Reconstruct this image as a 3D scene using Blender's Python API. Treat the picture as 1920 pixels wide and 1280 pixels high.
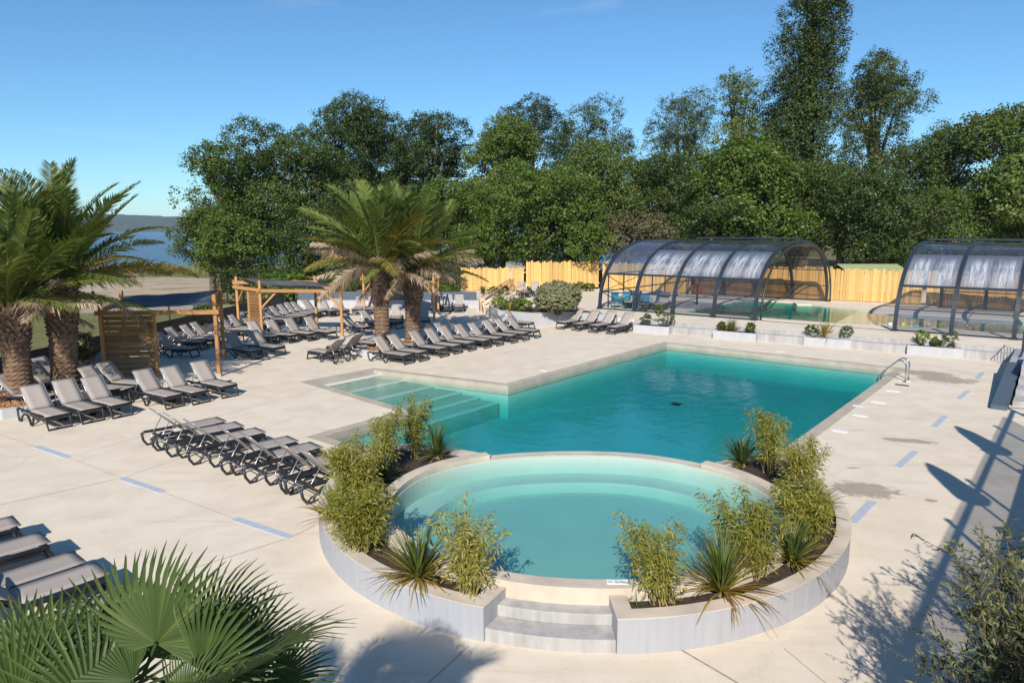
import bpy, bmesh, math, random
import numpy as np
from mathutils import Vector, Matrix, Euler
from mathutils.geometry import delaunay_2d_cdt

for o in list(bpy.data.objects): bpy.data.objects.remove(o)
SC = bpy.context.scene
COL = SC.collection
R = math.radians
random.seed(7); NR = np.random.default_rng(11)

# ------------------------------------------------------------------ camera, sky, sun, exposure
F_PX, CX, CY, HZ, CAMH = 1310.0, 960.0, 640.0, 431.0, 4.9
PITCH = math.atan((CY - HZ) / F_PX)
cam_d = bpy.data.cameras.new('camera'); cam = bpy.data.objects.new('camera', cam_d); COL.objects.link(cam)
cam.location = (0, 0, CAMH); cam.rotation_euler = (math.pi/2 - PITCH, 0, 0)
cam_d.sensor_width = 36.0; cam_d.lens = F_PX / 1920.0 * 36.0
cam_d.clip_start = 0.1; cam_d.clip_end = 12000
SC.camera = cam

SUN_EL, SUN_PHI = R(34), R(9)            # shadows fall toward azimuth PHI (right of +Y)
sdir = Vector((math.sin(SUN_PHI)*math.cos(SUN_EL), math.cos(SUN_PHI)*math.cos(SUN_EL), -math.sin(SUN_EL)))
world = bpy.data.worlds.new('World'); SC.world = world; world.use_nodes = True
nt = world.node_tree; nt.nodes.clear()
sky = nt.nodes.new('ShaderNodeTexSky'); sky.sky_type = 'NISHITA'; sky.sun_disc = False
sky.sun_elevation = SUN_EL
to_sun = -sdir
sky.sun_rotation = math.atan2(to_sun.x, to_sun.y)
sky.altitude = 0; sky.air_density = 1.0; sky.dust_density = 0.0; sky.ozone_density = 6.0
bg = nt.nodes.new('ShaderNodeBackground'); bg.inputs['Strength'].default_value = 0.105
# thin fair-weather wisps low over the horizon, the same all the way round
tc = nt.nodes.new('ShaderNodeTexCoord'); mp = nt.nodes.new('ShaderNodeMapping')
mp.inputs['Scale'].default_value = (3.2, 3.2, 16.0); mp.inputs['Location'].default_value = (1.7, 0.4, 2.3)
nz = nt.nodes.new('ShaderNodeTexNoise'); nz.inputs['Scale'].default_value = 1.6; nz.inputs['Detail'].default_value = 6
rp = nt.nodes.new('ShaderNodeValToRGB'); rp.color_ramp.elements[0].position = 0.61; rp.color_ramp.elements[1].position = 0.92
rp.color_ramp.elements[1].color = (0.34, 0.34, 0.34, 1)
mxs = nt.nodes.new('ShaderNodeMix'); mxs.data_type = 'RGBA'; mxs.inputs['B'].default_value = (6.0, 6.2, 6.8, 1)
out = nt.nodes.new('ShaderNodeOutputWorld')
L = nt.links.new
L(tc.outputs['Generated'], mp.inputs['Vector']); L(mp.outputs['Vector'], nz.inputs['Vector'])
L(nz.outputs['Fac'], rp.inputs['Fac']); L(rp.outputs['Color'], mxs.inputs['Factor'])
tint = nt.nodes.new('ShaderNodeMix'); tint.data_type = 'RGBA'; tint.blend_type = 'MULTIPLY'; tint.inputs['Factor'].default_value = 1.0; tint.inputs['B'].default_value = (0.76, 1.0, 1.06, 1)
L(sky.outputs['Color'], tint.inputs['A']); L(tint.outputs['Result'], mxs.inputs['A']); L(mxs.outputs['Result'], bg.inputs['Color']); L(bg.outputs['Background'], out.inputs['Surface'])

sun_d = bpy.data.lights.new('sun', 'SUN'); sun_d.energy = 5.0; sun_d.angle = R(0.55); sun_d.color = (1.0, 0.95, 0.87)
sun = bpy.data.objects.new('sun', sun_d); COL.objects.link(sun)
sun.rotation_euler = sdir.to_track_quat('-Z', 'Y').to_euler(); sun.location = (-10, -30, 30)
SC.view_settings.view_transform = 'Standard'; SC.view_settings.look = 'None'
SC.view_settings.exposure = 0.27; SC.view_settings.gamma = 1.0; SC.view_settings.use_curve_mapping = False
SC.render.engine = 'CYCLES'
cy = SC.cycles
cy.max_bounces = 7; cy.diffuse_bounces = 3; cy.glossy_bounces = 3; cy.transmission_bounces = 4; cy.transparent_max_bounces = 16
cy.caustics_reflective = False; cy.caustics_refractive = False; cy.use_denoising = True; cy.volume_bounces = 0
cy.sample_clamp_indirect = 6.0

# ------------------------------------------------------------------ photo pixel -> place
def un(px, py, z=0.0):
    c, s = math.cos(PITCH), math.sin(PITCH)
    dx, dz = (px-CX)/F_PX, -(py-CY)/F_PX
    w = Vector((dx, c + dz*s, -s + dz*c)); t = (z-CAMH)/w.z
    return Vector((w.x*t, w.y*t, z))
def G(px, py, z=0.0):
    p = un(px, py, z); return (p.x, p.y)
def at(px, py, Y):                        # the point of a pixel ray at distance Y
    c, s = math.cos(PITCH), math.sin(PITCH)
    dx, dz = (px-CX)/F_PX, -(py-CY)/F_PX
    w = Vector((dx, c + dz*s, -s + dz*c)); t = Y/w.y
    return Vector((w.x*t, Y, CAMH + w.z*t))
UU = (math.cos(R(50.8)), math.sin(R(50.8))); VV = (math.cos(R(-39.2)), math.sin(R(-39.2)))
def AB(a, b): return (a*UU[0]+b*VV[0], a*UU[1]+b*VV[1])

# ------------------------------------------------------------------ materials
MATS = {}
def newmat(name):
    m = bpy.data.materials.new(name); m.use_nodes = True; MATS[name] = m
    n = m.node_tree.nodes; l = m.node_tree.links
    return m, n, l, n['Principled BSDF'], n['Material Output']
def coords(n, l, scale=(1,1,1), kind='Object'):
    t = n.new('ShaderNodeTexCoord'); mpp = n.new('ShaderNodeMapping'); mpp.inputs['Scale'].default_value = scale
    l.new(t.outputs[kind], mpp.inputs['Vector']); return mpp.outputs['Vector']
def noise(n, l, vec, scale, detail=5, rough=0.55, dist=0.0):
    x = n.new('ShaderNodeTexNoise'); x.inputs['Scale'].default_value = scale; x.inputs['Detail'].default_value = detail
    x.inputs['Roughness'].default_value = rough; x.inputs['Distortion'].default_value = dist
    l.new(vec, x.inputs['Vector']); return x.outputs['Fac']
def ramp(n, l, fac, stops):
    r = n.new('ShaderNodeValToRGB'); e = r.color_ramp.elements
    e[0].position, e[0].color = stops[0][0], (*stops[0][1], 1)
    e[1].position, e[1].color = stops[-1][0], (*stops[-1][1], 1)
    for p, c in stops[1:-1]:
        q = e.new(p); q.color = (*c, 1)
    l.new(fac, r.inputs['Fac']); return r.outputs['Color']
def mix(n, l, fac, a, b, mode='MIX'):
    m = n.new('ShaderNodeMix'); m.data_type = 'RGBA'; m.blend_type = mode
    for s, v in (('Factor', fac), ('A', a), ('B', b)):
        if hasattr(v, 'is_output'): l.new(v, m.inputs[s])
        elif isinstance(v, (int, float)): m.inputs[s].default_value = v
        else: m.inputs[s].default_value = (*v, 1)
    return m.outputs['Result']
def bump(n, l, h, strength, dist=0.01):
    b = n.new('ShaderNodeBump'); b.inputs['Strength'].default_value = strength; b.inputs['Distance'].default_value = dist
    l.new(h, b.inputs['Height']); return b.outputs['Normal']
def plain(name, col, rough=0.6, metal=0.0, var=0.12, scale=9.0, bstr=0.15, stretch=(1,1,1), spec=0.5):
    m, n, l, p, o = newmat(name)
    v = coords(n, l, stretch); f = noise(n, l, v, scale)
    lo = tuple(c*(1-var) for c in col); hi = tuple(min(1, c*(1+var)) for c in col)
    l.new(ramp(n, l, f, [(0.3, lo), (0.7, hi)]), p.inputs['Base Color'])
    p.inputs['Roughness'].default_value = rough; p.inputs['Metallic'].default_value = metal
    p.inputs['Specular IOR Level'].default_value = spec
    if bstr: l.new(bump(n, l, noise(n, l, v, scale*6, 3), bstr, 0.004), p.inputs['Normal'])
    return m
def wood(name, a, b, rough=0.7):
    m, n, l, p, o = newmat(name)
    v = coords(n, l, (1.0, 1.0, 1.0)); oi = n.new('ShaderNodeObjectInfo')
    f1 = noise(n, l, v, 3.0, 6, 0.6, 0.4)
    vs = coords(n, l, (14, 14, 0.9)); f2 = noise(n, l, vs, 2.6, 5, 0.6, 1.2)
    c = mix(n, l, f2, a, b); d = mix(n, l, f1, tuple(x*0.82 for x in a), b)
    c2 = mix(n, l, 0.5, c, d)
    hs = n.new('ShaderNodeHueSaturation'); mr = n.new('ShaderNodeMapRange'); mr.inputs['To Min'].default_value = 0.76; mr.inputs['To Max'].default_value = 1.18
    l.new(oi.outputs['Random'], mr.inputs['Value']); l.new(mr.outputs['Result'], hs.inputs['Value']); l.new(c2, hs.inputs['Color'])
    l.new(hs.outputs['Color'], p.inputs['Base Color']); p.inputs['Roughness'].default_value = rough
    l.new(bump(n, l, f2, 0.35, 0.004), p.inputs['Normal'])
    return m
def leaf_mat(name, stops, rough=0.5, trans=0.28, tcol=None, attr=True, spec=0.35):
    m, n, l, p, o = newmat(name)
    a = n.new('ShaderNodeAttribute'); a.attribute_name = 'leaf_var'
    oi = n.new('ShaderNodeObjectInfo')
    ad = n.new('ShaderNodeMath'); ad.operation = 'MULTIPLY_ADD'; ad.inputs[1].default_value = 0.28
    l.new(oi.outputs['Random'], ad.inputs[0])
    sub = n.new('ShaderNodeMath'); sub.operation = 'SUBTRACT'; sub.inputs[1].default_value = 0.14; sub.use_clamp = True
    l.new(a.outputs['Fac'], ad.inputs[2]); l.new(ad.outputs[0], sub.inputs[0])
    c = ramp(n, l, sub.outputs[0], stops)
    l.new(c, p.inputs['Base Color']); p.inputs['Roughness'].default_value = rough; p.inputs['Specular IOR Level'].default_value = spec
    tr = n.new('ShaderNodeBsdfTranslucent')
    t2 = mix(n, l, 1.0, c, (1.25, 1.15, 0.45), 'MULTIPLY'); l.new(t2, tr.inputs['Color'])
    ms = n.new('ShaderNodeMixShader'); ms.inputs['Fac'].default_value = trans
    l.new(p.outputs[0], ms.inputs[1]); l.new(tr.outputs[0], ms.inputs[2]); l.new(ms.outputs[0], o.inputs['Surface'])
    return m

# poured concrete deck: cream, cloudy, faint brushed streaks, damp marks
def deck_mat():
    m, n, l, p, o = newmat('deck_concrete')
    v = coords(n, l); big = noise(n, l, v, 0.22, 6, 0.6); mid = noise(n, l, v, 1.3, 6, 0.6)
    r = n.new('ShaderNodeMapping'); r.inputs['Rotation'].default_value = (0, 0, R(39)); r.inputs['Scale'].default_value = (0.35, 3.2, 1); l.new(v, r.inputs['Vector'])
    st = noise(n, l, r.outputs['Vector'], 1.1, 6, 0.65, 0.6); fine = noise(n, l, v, 38, 4)
    c = ramp(n, l, big, [(0.3, (0.64, 0.535, 0.39)), (0.5, (0.72, 0.615, 0.46)), (0.7, (0.76, 0.67, 0.525))])
    c = mix(n, l, 0.55, c, ramp(n, l, mid, [(0.34, (0.58, 0.475, 0.36)), (0.62, (0.75, 0.645, 0.52))]))
    f = n.new('ShaderNodeMapRange'); f.inputs['From Min'].default_value = 0.56; f.inputs['From Max'].default_value = 0.74; f.inputs['To Max'].default_value = 0.55; l.new(st, f.inputs['Value'])
    c = mix(n, l, f.outputs['Result'], c, (0.50, 0.375, 0.255))
    pt = noise(n, l, v, 0.55, 7, 0.68, 1.0); f2 = n.new('ShaderNodeMapRange'); f2.inputs['From Min'].default_value = 0.54; f2.inputs['From Max'].default_value = 0.74; f2.inputs['To Max'].default_value = 0.62; l.new(pt, f2.inputs['Value'])
    c = mix(n, l, f2.outputs['Result'], c, (0.50, 0.395, 0.29))
    c = mix(n, l, 0.22, c, ramp(n, l, fine, [(0.35, (0.55, 0.45, 0.36)), (0.65, (0.78, 0.70, 0.60))]))
    # puddles left to dry: centre x, y, radius x, radius y, rotation
    wet = None
    for (wx, wy, rx, ry, rot) in ((*G(1622, 917), 0.72, 0.50, -0.15), (*G(1772, 711), 1.05, 0.75, -0.5), (*G(1738, 700), 1.0, 0.65, -0.4), (*G(1705, 826), 0.7, 0.22, -0.3), (*G(1745, 938), 0.16, 0.09, 0.0), (*G(1600, 877), 0.16, 0.05, 0)):
        mpn = n.new('ShaderNodeMapping'); mpn.vector_type = 'TEXTURE'
        mpn.inputs['Location'].default_value = (wx, wy, 0); mpn.inputs['Rotation'].default_value = (0, 0, rot); mpn.inputs['Scale'].default_value = (rx, ry, 1)
        l.new(v, mpn.inputs['Vector'])
        le = n.new('ShaderNodeVectorMath'); le.operation = 'LENGTH'; l.new(mpn.outputs['Vector'], le.inputs[0])
        nn = noise(n, l, v, 3.4, 6, 0.7, 1.4)
        ad = n.new('ShaderNodeMath'); ad.operation = 'MULTIPLY_ADD'; ad.inputs[1].default_value = 1.7; l.new(nn, ad.inputs[0]); l.new(le.outputs['Value'], ad.inputs[2])
        mr = n.new('ShaderNodeMapRange'); mr.inputs['From Min'].default_value = 1.79; mr.inputs['From Max'].default_value = 1.54; l.new(ad.outputs[0], mr.inputs['Value'])
        if wet is None: wet = mr.outputs['Result']
        else:
            mx = n.new('ShaderNodeMath'); mx.operation = 'MAXIMUM'; l.new(wet, mx.inputs[0]); l.new(mr.outputs['Result'], mx.inputs[1]); wet = mx.outputs[0]
    wm = n.new('ShaderNodeMath'); wm.operation = 'MULTIPLY'; wm.inputs[1].default_value = 0.72; l.new(wet, wm.inputs[0])
    c = mix(n, l, wm.outputs[0], c, (0.27, 0.215, 0.165))
    l.new(c, p.inputs['Base Color']); p.inputs['Roughness'].default_value = 0.82; p.inputs['Specular IOR Level'].default_value = 0.25
    l.new(bump(n, l, fine, 0.12, 0.004), p.inputs['Normal'])
    return m
deck_mat()
def streak_wall(name, base, dark, light, sx=5.0):
    m, n, l, p, o = newmat(name)
    v = coords(n, l); s = n.new('ShaderNodeMapping'); s.inputs['Scale'].default_value = (sx, sx, 0.35); l.new(v, s.inputs['Vector'])
    f = noise(n, l, s.outputs['Vector'], 2.6, 6, 0.62); g = noise(n, l, v, 1.2, 5, 0.6)
    c = mix(n, l, g, base, ramp(n, l, f, [(0.32, dark), (0.68, light)]))
    l.new(c, p.inputs['Base Color']); p.inputs['Roughness'].default_value = 0.85; p.inputs['Specular IOR Level'].default_value = 0.25
    l.new(bump(n, l, noise(n, l, v, 24, 4), 0.12, 0.004), p.inputs['Normal']); return m
streak_wall('planter_render', (0.365, 0.365, 0.385), (0.325, 0.325, 0.345), (0.405, 0.405, 0.42))
streak_wall('step_concrete', (0.39, 0.37, 0.355), (0.24, 0.225, 0.215), (0.52, 0.50, 0.47), 2.0)
streak_wall('wall_white', (0.44, 0.435, 0.445), (0.37, 0.365, 0.38), (0.51, 0.50, 0.50), 2.0)
streak_wall('fence_base', (0.33, 0.32, 0.32), (0.27, 0.265, 0.27), (0.37, 0.36, 0.36), 2.0)
plain('coping', (0.43, 0.37, 0.29), 0.75, var=0.14, scale=2.2)
plain('rim', (0.56, 0.47, 0.37), 0.8, var=0.14, scale=2.6)
plain('liner', (0.68, 0.64, 0.53), 0.6, var=0.04, scale=1.0, bstr=0.0)
plain('tread_liner', (0.52, 0.475, 0.37), 0.65, var=0.10, scale=1.4, bstr=0.0)
plain('cream', (0.74, 0.66, 0.50), 0.7, var=0.06)
plain('pale_nosing', (0.74, 0.70, 0.60), 0.6, var=0.04)
plain('lounger_resin', (0.017, 0.019, 0.024), 0.42, var=0.15, scale=5, bstr=0.05)
plain('aluminium', (0.55, 0.56, 0.58), 0.35, 0.8, var=0.05)
plain('stainless', (0.62, 0.62, 0.62), 0.16, 1.0, var=0.03, bstr=0.0)
plain('enclosure_frame', (0.026, 0.037, 0.048), 0.4, 0.2, var=0.08)
plain('screen_dark', (0.014, 0.018, 0.026), 0.6, var=0.2)
plain('panel_slate', (0.075, 0.098, 0.125), 0.6, var=0.12)
plain('drain_slate', (0.43, 0.46, 0.52), 0.6, var=0.1)
plain('white_plastic', (0.80, 0.80, 0.80), 0.35, var=0.03, bstr=0.0)
plain('dark_plastic', (0.03, 0.03, 0.035), 0.5)
plain('sail', (0.082, 0.086, 0.098), 0.75, var=0.18, scale=3, bstr=0.2)
plain('soil', (0.045, 0.028, 0.018), 0.95, var=0.5, scale=14, bstr=0.9)
plain('wood_chips', (0.42, 0.21, 0.085), 0.9, var=0.5, scale=14, bstr=0.6)
plain('red_plastic', (0.62, 0.035, 0.02), 0.45, var=0.05)
plain('teal_plastic', (0.02, 0.16, 0.24), 0.5, var=0.1)
plain('turquoise', (0.05, 0.50, 0.55), 0.4)
plain('yellow_plastic', (0.75, 0.65, 0.05), 0.4)
plain('bark', (0.11, 0.085, 0.065), 0.9, var=0.4, scale=5, bstr=0.8, stretch=(1, 1, 0.3))
plain('bark_pale', (0.26, 0.23, 0.19), 0.9, var=0.3, scale=5, bstr=0.6, stretch=(1, 1, 0.3))
plain('palm_trunk', (0.175, 0.108, 0.066), 0.95, var=0.42, scale=8, bstr=0.8)
plain('palm_boots', (0.165, 0.105, 0.078), 0.95, var=0.55, scale=7, bstr=0.6)
plain('canvas', (0.30, 0.28, 0.26), 0.85)
plain('shed_roof', (0.30, 0.34, 0.17), 0.7, var=0.2)
plain('black_print', (0.02, 0.02, 0.025), 0.6, bstr=0.0)
plain('culm', (0.24, 0.19, 0.06), 0.6, var=0.25)
plain('joint_dark', (0.36, 0.29, 0.215), 0.9, var=0.3)
wood('pine_post', (0.40, 0.185, 0.058), (0.56, 0.29, 0.105))
wood('screen_board', (0.27, 0.125, 0.040), (0.40, 0.205, 0.072))
wood('picket', (0.58, 0.335, 0.095), (0.74, 0.475, 0.165))
wood('rail_wood', (0.58, 0.36, 0.17), (0.70, 0.48, 0.26))

def sling_mat():
    m, n, l, p, o = newmat('sling'); v = coords(n, l)
    w = noise(n, l, v, 220, 2); g = noise(n, l, v, 3, 4); oi = n.new('ShaderNodeObjectInfo')
    c = mix(n, l, g, (0.475, 0.405, 0.35), (0.53, 0.46, 0.405)); c = mix(n, l, 0.35, c, ramp(n, l, w, [(0.4, (0.38, 0.325, 0.285)), (0.6, (0.60, 0.53, 0.465))]))
    c = mix(n, l, oi.outputs['Random'], c, mix(n, l, 1.0, c, (0.86, 0.86, 0.87), 'MULTIPLY'))
    l.new(c, p.inputs['Base Color']); p.inputs['Roughness'].default_value = 0.8; p.inputs['Specular IOR Level'].default_value = 0.2
    tr = n.new('ShaderNodeBsdfTranslucent'); l.new(c, tr.inputs['Color']); ms = n.new('ShaderNodeMixShader'); ms.inputs['Fac'].default_value = 0.22
    l.new(p.outputs[0], ms.inputs[1]); l.new(tr.outputs[0], ms.inputs[2]); l.new(ms.outputs[0], o.inputs['Surface'])
sling_mat()

def thin_fresnel(n, l, ior, normal=None):
    # same reflectance from both sides, so light also leaves the sheet
    g = n.new('ShaderNodeNewGeometry'); mr = n.new('ShaderNodeMapRange'); mr.inputs['To Min'].default_value = ior; mr.inputs['To Max'].default_value = 1.0/ior
    l.new(g.outputs['Backfacing'], mr.inputs['Value']); fr = n.new('ShaderNodeFresnel'); l.new(mr.outputs['Result'], fr.inputs['IOR'])
    if normal is not None: l.new(normal, fr.inputs['Normal'])
    return fr
def water_mat(name, absorb, wscale, wstr, tint=(0.97, 1, 1), detail=3.0, stretch=(1, 1, 1)):
    m, n, l, p, o = newmat(name); n.remove(p)
    v = coords(n, l, stretch)
    h1 = noise(n, l, v, wscale, detail, 0.55, 0.6); h2 = noise(n, l, v, wscale*0.23, 2, 0.5, 0.4)
    ad = n.new('ShaderNodeMath'); ad.operation = 'MULTIPLY_ADD'; ad.inputs[1].default_value = 2.2; l.new(h2, ad.inputs[0]); l.new(h1, ad.inputs[2])
    nb = bump(n, l, ad.outputs[0], wstr, 0.05)
    tr = n.new('ShaderNodeBsdfTransparent'); tr.inputs['Color'].default_value = (*tint, 1)
    gl = n.new('ShaderNodeBsdfGlossy'); gl.inputs['Roughness'].default_value = 0.03; l.new(nb, gl.inputs['Normal'])
    fr = thin_fresnel(n, l, 1.33, nb)
    ms = n.new('ShaderNodeMixShader'); l.new(fr.outputs[0], ms.inputs['Fac']); l.new(tr.outputs[0], ms.inputs[1]); l.new(gl.outputs[0], ms.inputs[2])
    l.new(ms.outputs[0], o.inputs['Surface'])
    if absorb:
        va = n.new('ShaderNodeVolumeAbsorption'); d = max(absorb)
        va.inputs['Density'].default_value = d; va.inputs['Color'].default_value = (*[1-a/d for a in absorb], 1)
        l.new(va.outputs[0], o.inputs['Volume'])
    return m
water_mat('pool_water', (0.85, 0.195, 0.150), 2.8, 0.17)
water_mat('splash_water', (0.62, 0.225, 0.190), 9.0, 0.14)
water_mat('indoor_water', (1.3, 0.26, 0.26), 3.0, 0.10)
def lake_mat():
    m, n, l, p, o = newmat('lake_water'); v = coords(n, l, (0.35, 1.0, 1.0))
    h = noise(n, l, v, 0.55, 5, 0.6, 0.5); g = noise(n, l, v, 0.04, 3)
    l.new(mix(n, l, g, (0.012, 0.035, 0.085), (0.018, 0.05, 0.11)), p.inputs['Base Color']); p.inputs['Roughness'].default_value = 0.22; p.inputs['IOR'].default_value = 1.33
    l.new(bump(n, l, h, 1.0, 0.9), p.inputs['Normal'])
lake_mat()
def poly_mat(name, alpha, col, streak):
    m, n, l, p, o = newmat(name); v = coords(n, l)
    tr = n.new('ShaderNodeBsdfTransparent'); tr.inputs['Color'].default_value = (*col, 1)
    gl = n.new('ShaderNodeBsdfGlossy'); gl.inputs['Roughness'].default_value = 0.06
    lw = thin_fresnel(n, l, 1.5)
    m1 = n.new('ShaderNodeMixShader'); l.new(lw.outputs[0], m1.inputs['Fac']); l.new(tr.outputs[0], m1.inputs[1]); l.new(gl.outputs[0], m1.inputs[2])
    df = n.new('ShaderNodeBsdfDiffuse'); tl = n.new('ShaderNodeBsdfTranslucent')
    df.inputs['Color'].default_value = (0.58, 0.61, 0.68, 1)
    base_c = (0.26, 0.31, 0.44, 1) if alpha > 0.1 else (0.5, 0.5, 0.52, 1)
    df.inputs['Color'].default_value = base_c; tl.inputs['Color'].default_value = (0.6, 0.6, 0.62, 1)
    m2 = n.new('ShaderNodeMixShader'); m2.inputs['Fac'].default_value = 0.3; l.new(df.outputs[0], m2.inputs[1]); l.new(tl.outputs[0], m2.inputs[2])
    m3 = n.new('ShaderNodeMixShader'); l.new(m1.outputs[0], m3.inputs[1]); l.new(m2.outputs[0], m3.inputs[2])
    if streak:   # limescale runs on the sheets: vertical streaks with ragged lower ends
        uv = n.new('ShaderNodeAttribute'); uv.attribute_name = 'panel_uv'
        sp = n.new('ShaderNodeSeparateXYZ'); l.new(uv.outputs['Vector'], sp.inputs[0])
        cb = n.new('ShaderNodeMapping'); cb.inputs['Scale'].default_value = (26, 2.2, 1); l.new(uv.outputs['Vector'], cb.inputs['Vector'])
        oi = n.new('ShaderNodeObjectInfo'); av = n.new('ShaderNodeVectorMath'); av.operation = 'ADD'; l.new(cb.outputs['Vector'], av.inputs[0]); l.new(oi.outputs['Location'], av.inputs[1])
        f = noise(n, l, av.outputs[0], 1.0, 5, 0.7)
        cb2 = n.new('ShaderNodeMapping'); cb2.inputs['Scale'].default_value = (3.0, 2.0, 1); l.new(uv.outputs['Vector'], cb2.inputs['Vector'])
        f2 = noise(n, l, cb2.outputs['Vector'], 1.2, 3)
        # strongest in the middle of each half sheet and of the slope
        def bell(sock, c, w):
            a = n.new('ShaderNodeMath'); a.operation = 'SUBTRACT'; a.inputs[1].default_value = c; l.new(sock, a.inputs[0])
            b = n.new('ShaderNodeMath'); b.operation = 'ABSOLUTE'; l.new(a.outputs[0], b.inputs[0])
            r_ = n.new('ShaderNodeMapRange'); r_.inputs['From Min'].default_value = w; r_.inputs['From Max'].default_value = w*0.45; l.new(b.outputs[0], r_.inputs['Value']); return r_.outputs['Result']
        def mul(a, b):
            q = n.new('ShaderNodeMath'); q.operation = 'MULTIPLY'; l.new(a, q.inputs[0])
            if hasattr(b, 'is_output'): l.new(b, q.inputs[1])
            else: q.inputs[1].default_value = b
            return q.outputs[0]
        def mx(a, b):
            q = n.new('ShaderNodeMath'); q.operation = 'MAXIMUM'; l.new(a, q.inputs[0]); l.new(b, q.inputs[1]); return q.outputs[0]
        h = mx(bell(sp.outputs['X'], 0.27, 0.26), bell(sp.outputs['X'], 0.74, 0.25)); w_ = bell(sp.outputs['Y'], 0.40, 0.52)
        rr = n.new('ShaderNodeMapRange'); rr.inputs['From Min'].default_value = 0.36; rr.inputs['From Max'].default_value = 0.60; l.new(f, rr.inputs['Value'])
        fac = mul(mul(mul(h, w_), rr.outputs['Result']), 0.42)
        l.new(mix(n, l, mul(mul(h, w_), rr.outputs['Result']), base_c[:3], (0.66, 0.69, 0.76)), df.inputs['Color'])
        ad = n.new('ShaderNodeMath'); ad.operation = 'ADD'; ad.inputs[1].default_value = alpha; ad.use_clamp = True; l.new(fac, ad.inputs[0]); l.new(ad.outputs[0], m3.inputs['Fac'])
    else: m3.inputs['Fac'].default_value = alpha
    n.remove(p); l.new(m3.outputs[0], o.inputs['Surface']); return m
poly_mat('sheet_clear', 0.035, (0.74, 0.77, 0.83), False)
poly_mat('sheet_upper', 0.36, (0.50, 0.54, 0.68), True)
poly_mat('sheet_end', 0.22, (0.40, 0.47, 0.64), False)
poly_mat('sheet_rear', 0.06, (0.60, 0.55, 0.50), False)

# leaves
leaf_mat('leaf_fresh', [(0, (0.040, 0.072, 0.011)), (0.6, (0.093, 0.144, 0.018)), (1, (0.160, 0.205, 0.027))])
leaf_mat('leaf_olive', [(0, (0.038, 0.061, 0.011)), (0.6, (0.086, 0.126, 0.021)), (1, (0.155, 0.193, 0.039))])
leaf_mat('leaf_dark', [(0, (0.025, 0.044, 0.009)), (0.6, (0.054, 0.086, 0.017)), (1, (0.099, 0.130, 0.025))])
leaf_mat('leaf_bright', [(0, (0.066, 0.099, 0.016)), (0.6, (0.133, 0.181, 0.029)), (1, (0.209, 0.248, 0.050))])
leaf_mat('leaf_grey', [(0, (0.056, 0.085, 0.034)), (0.6, (0.109, 0.149, 0.060)), (1, (0.194, 0.228, 0.112))])
leaf_mat('leaf_poplar', [(0, (0.032, 0.056, 0.012)), (0.6, (0.076, 0.108, 0.023)), (1, (0.205, 0.214, 0.076))])
leaf_mat('leaf_brown', [(0, (0.072, 0.060, 0.026)), (0.6, (0.126, 0.108, 0.050)), (1, (0.192, 0.168, 0.086))])
leaf_mat('leaf_sage', [(0, (0.13, 0.13, 0.055)), (0.6, (0.235, 0.235, 0.115)), (1, (0.33, 0.33, 0.18))], trans=0.15)
leaf_mat('leaf_shrub', [(0, (0.06, 0.12, 0.012)), (0.6, (0.13, 0.22, 0.02)), (1, (0.22, 0.30, 0.04))])
leaf_mat('leaf_bamboo', [(0, (0.130, 0.130, 0.020)), (0.45, (0.228, 0.228, 0.032)), (0.8, (0.336, 0.309, 0.059)), (1, (0.434, 0.326, 0.109))])
leaf_mat('leaf_flax', [(0, (0.05, 0.08, 0.018)), (0.45, (0.12, 0.15, 0.03)), (0.75, (0.33, 0.24, 0.03)), (1, (0.30, 0.15, 0.05))], trans=0.15)
leaf_mat('leaf_flax_green', [(0, (0.035, 0.065, 0.020)), (0.6, (0.09, 0.13, 0.035)), (1, (0.22, 0.20, 0.05))], trans=0.15)
leaf_mat('leaf_straw', [(0, (0.20, 0.15, 0.03)), (0.6, (0.36, 0.28, 0.06)), (1, (0.45, 0.36, 0.12))], trans=0.15)
leaf_mat('leaf_fan', [(0, (0.025, 0.048, 0.010)), (0.6, (0.064, 0.098, 0.022)), (1, (0.137, 0.158, 0.042))], rough=0.52, trans=0.2, spec=0.3)
leaf_mat('leaf_olive_tree', [(0, (0.05, 0.065, 0.022)), (0.6, (0.12, 0.135, 0.045)), (1, (0.22, 0.21, 0.09))], trans=0.15)
leaf_mat('frond_green', [(0, (0.066, 0.103, 0.021)), (0.6, (0.138, 0.184, 0.036)), (1, (0.275, 0.278, 0.071))], trans=0.25)
leaf_mat('frond_yellow', [(0, (0.10, 0.10, 0.016)), (0.6, (0.25, 0.20, 0.035)), (1, (0.44, 0.33, 0.10))], trans=0.22)
leaf_mat('frond_dead', [(0, (0.20, 0.13, 0.07)), (0.6, (0.36, 0.27, 0.175)), (1, (0.52, 0.43, 0.31))], trans=0.12)
leaf_mat('grass_dry', [(0, (0.10, 0.11, 0.03)), (0.6, (0.20, 0.18, 0.06)), (1, (0.32, 0.26, 0.12))], trans=0.15)

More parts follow.
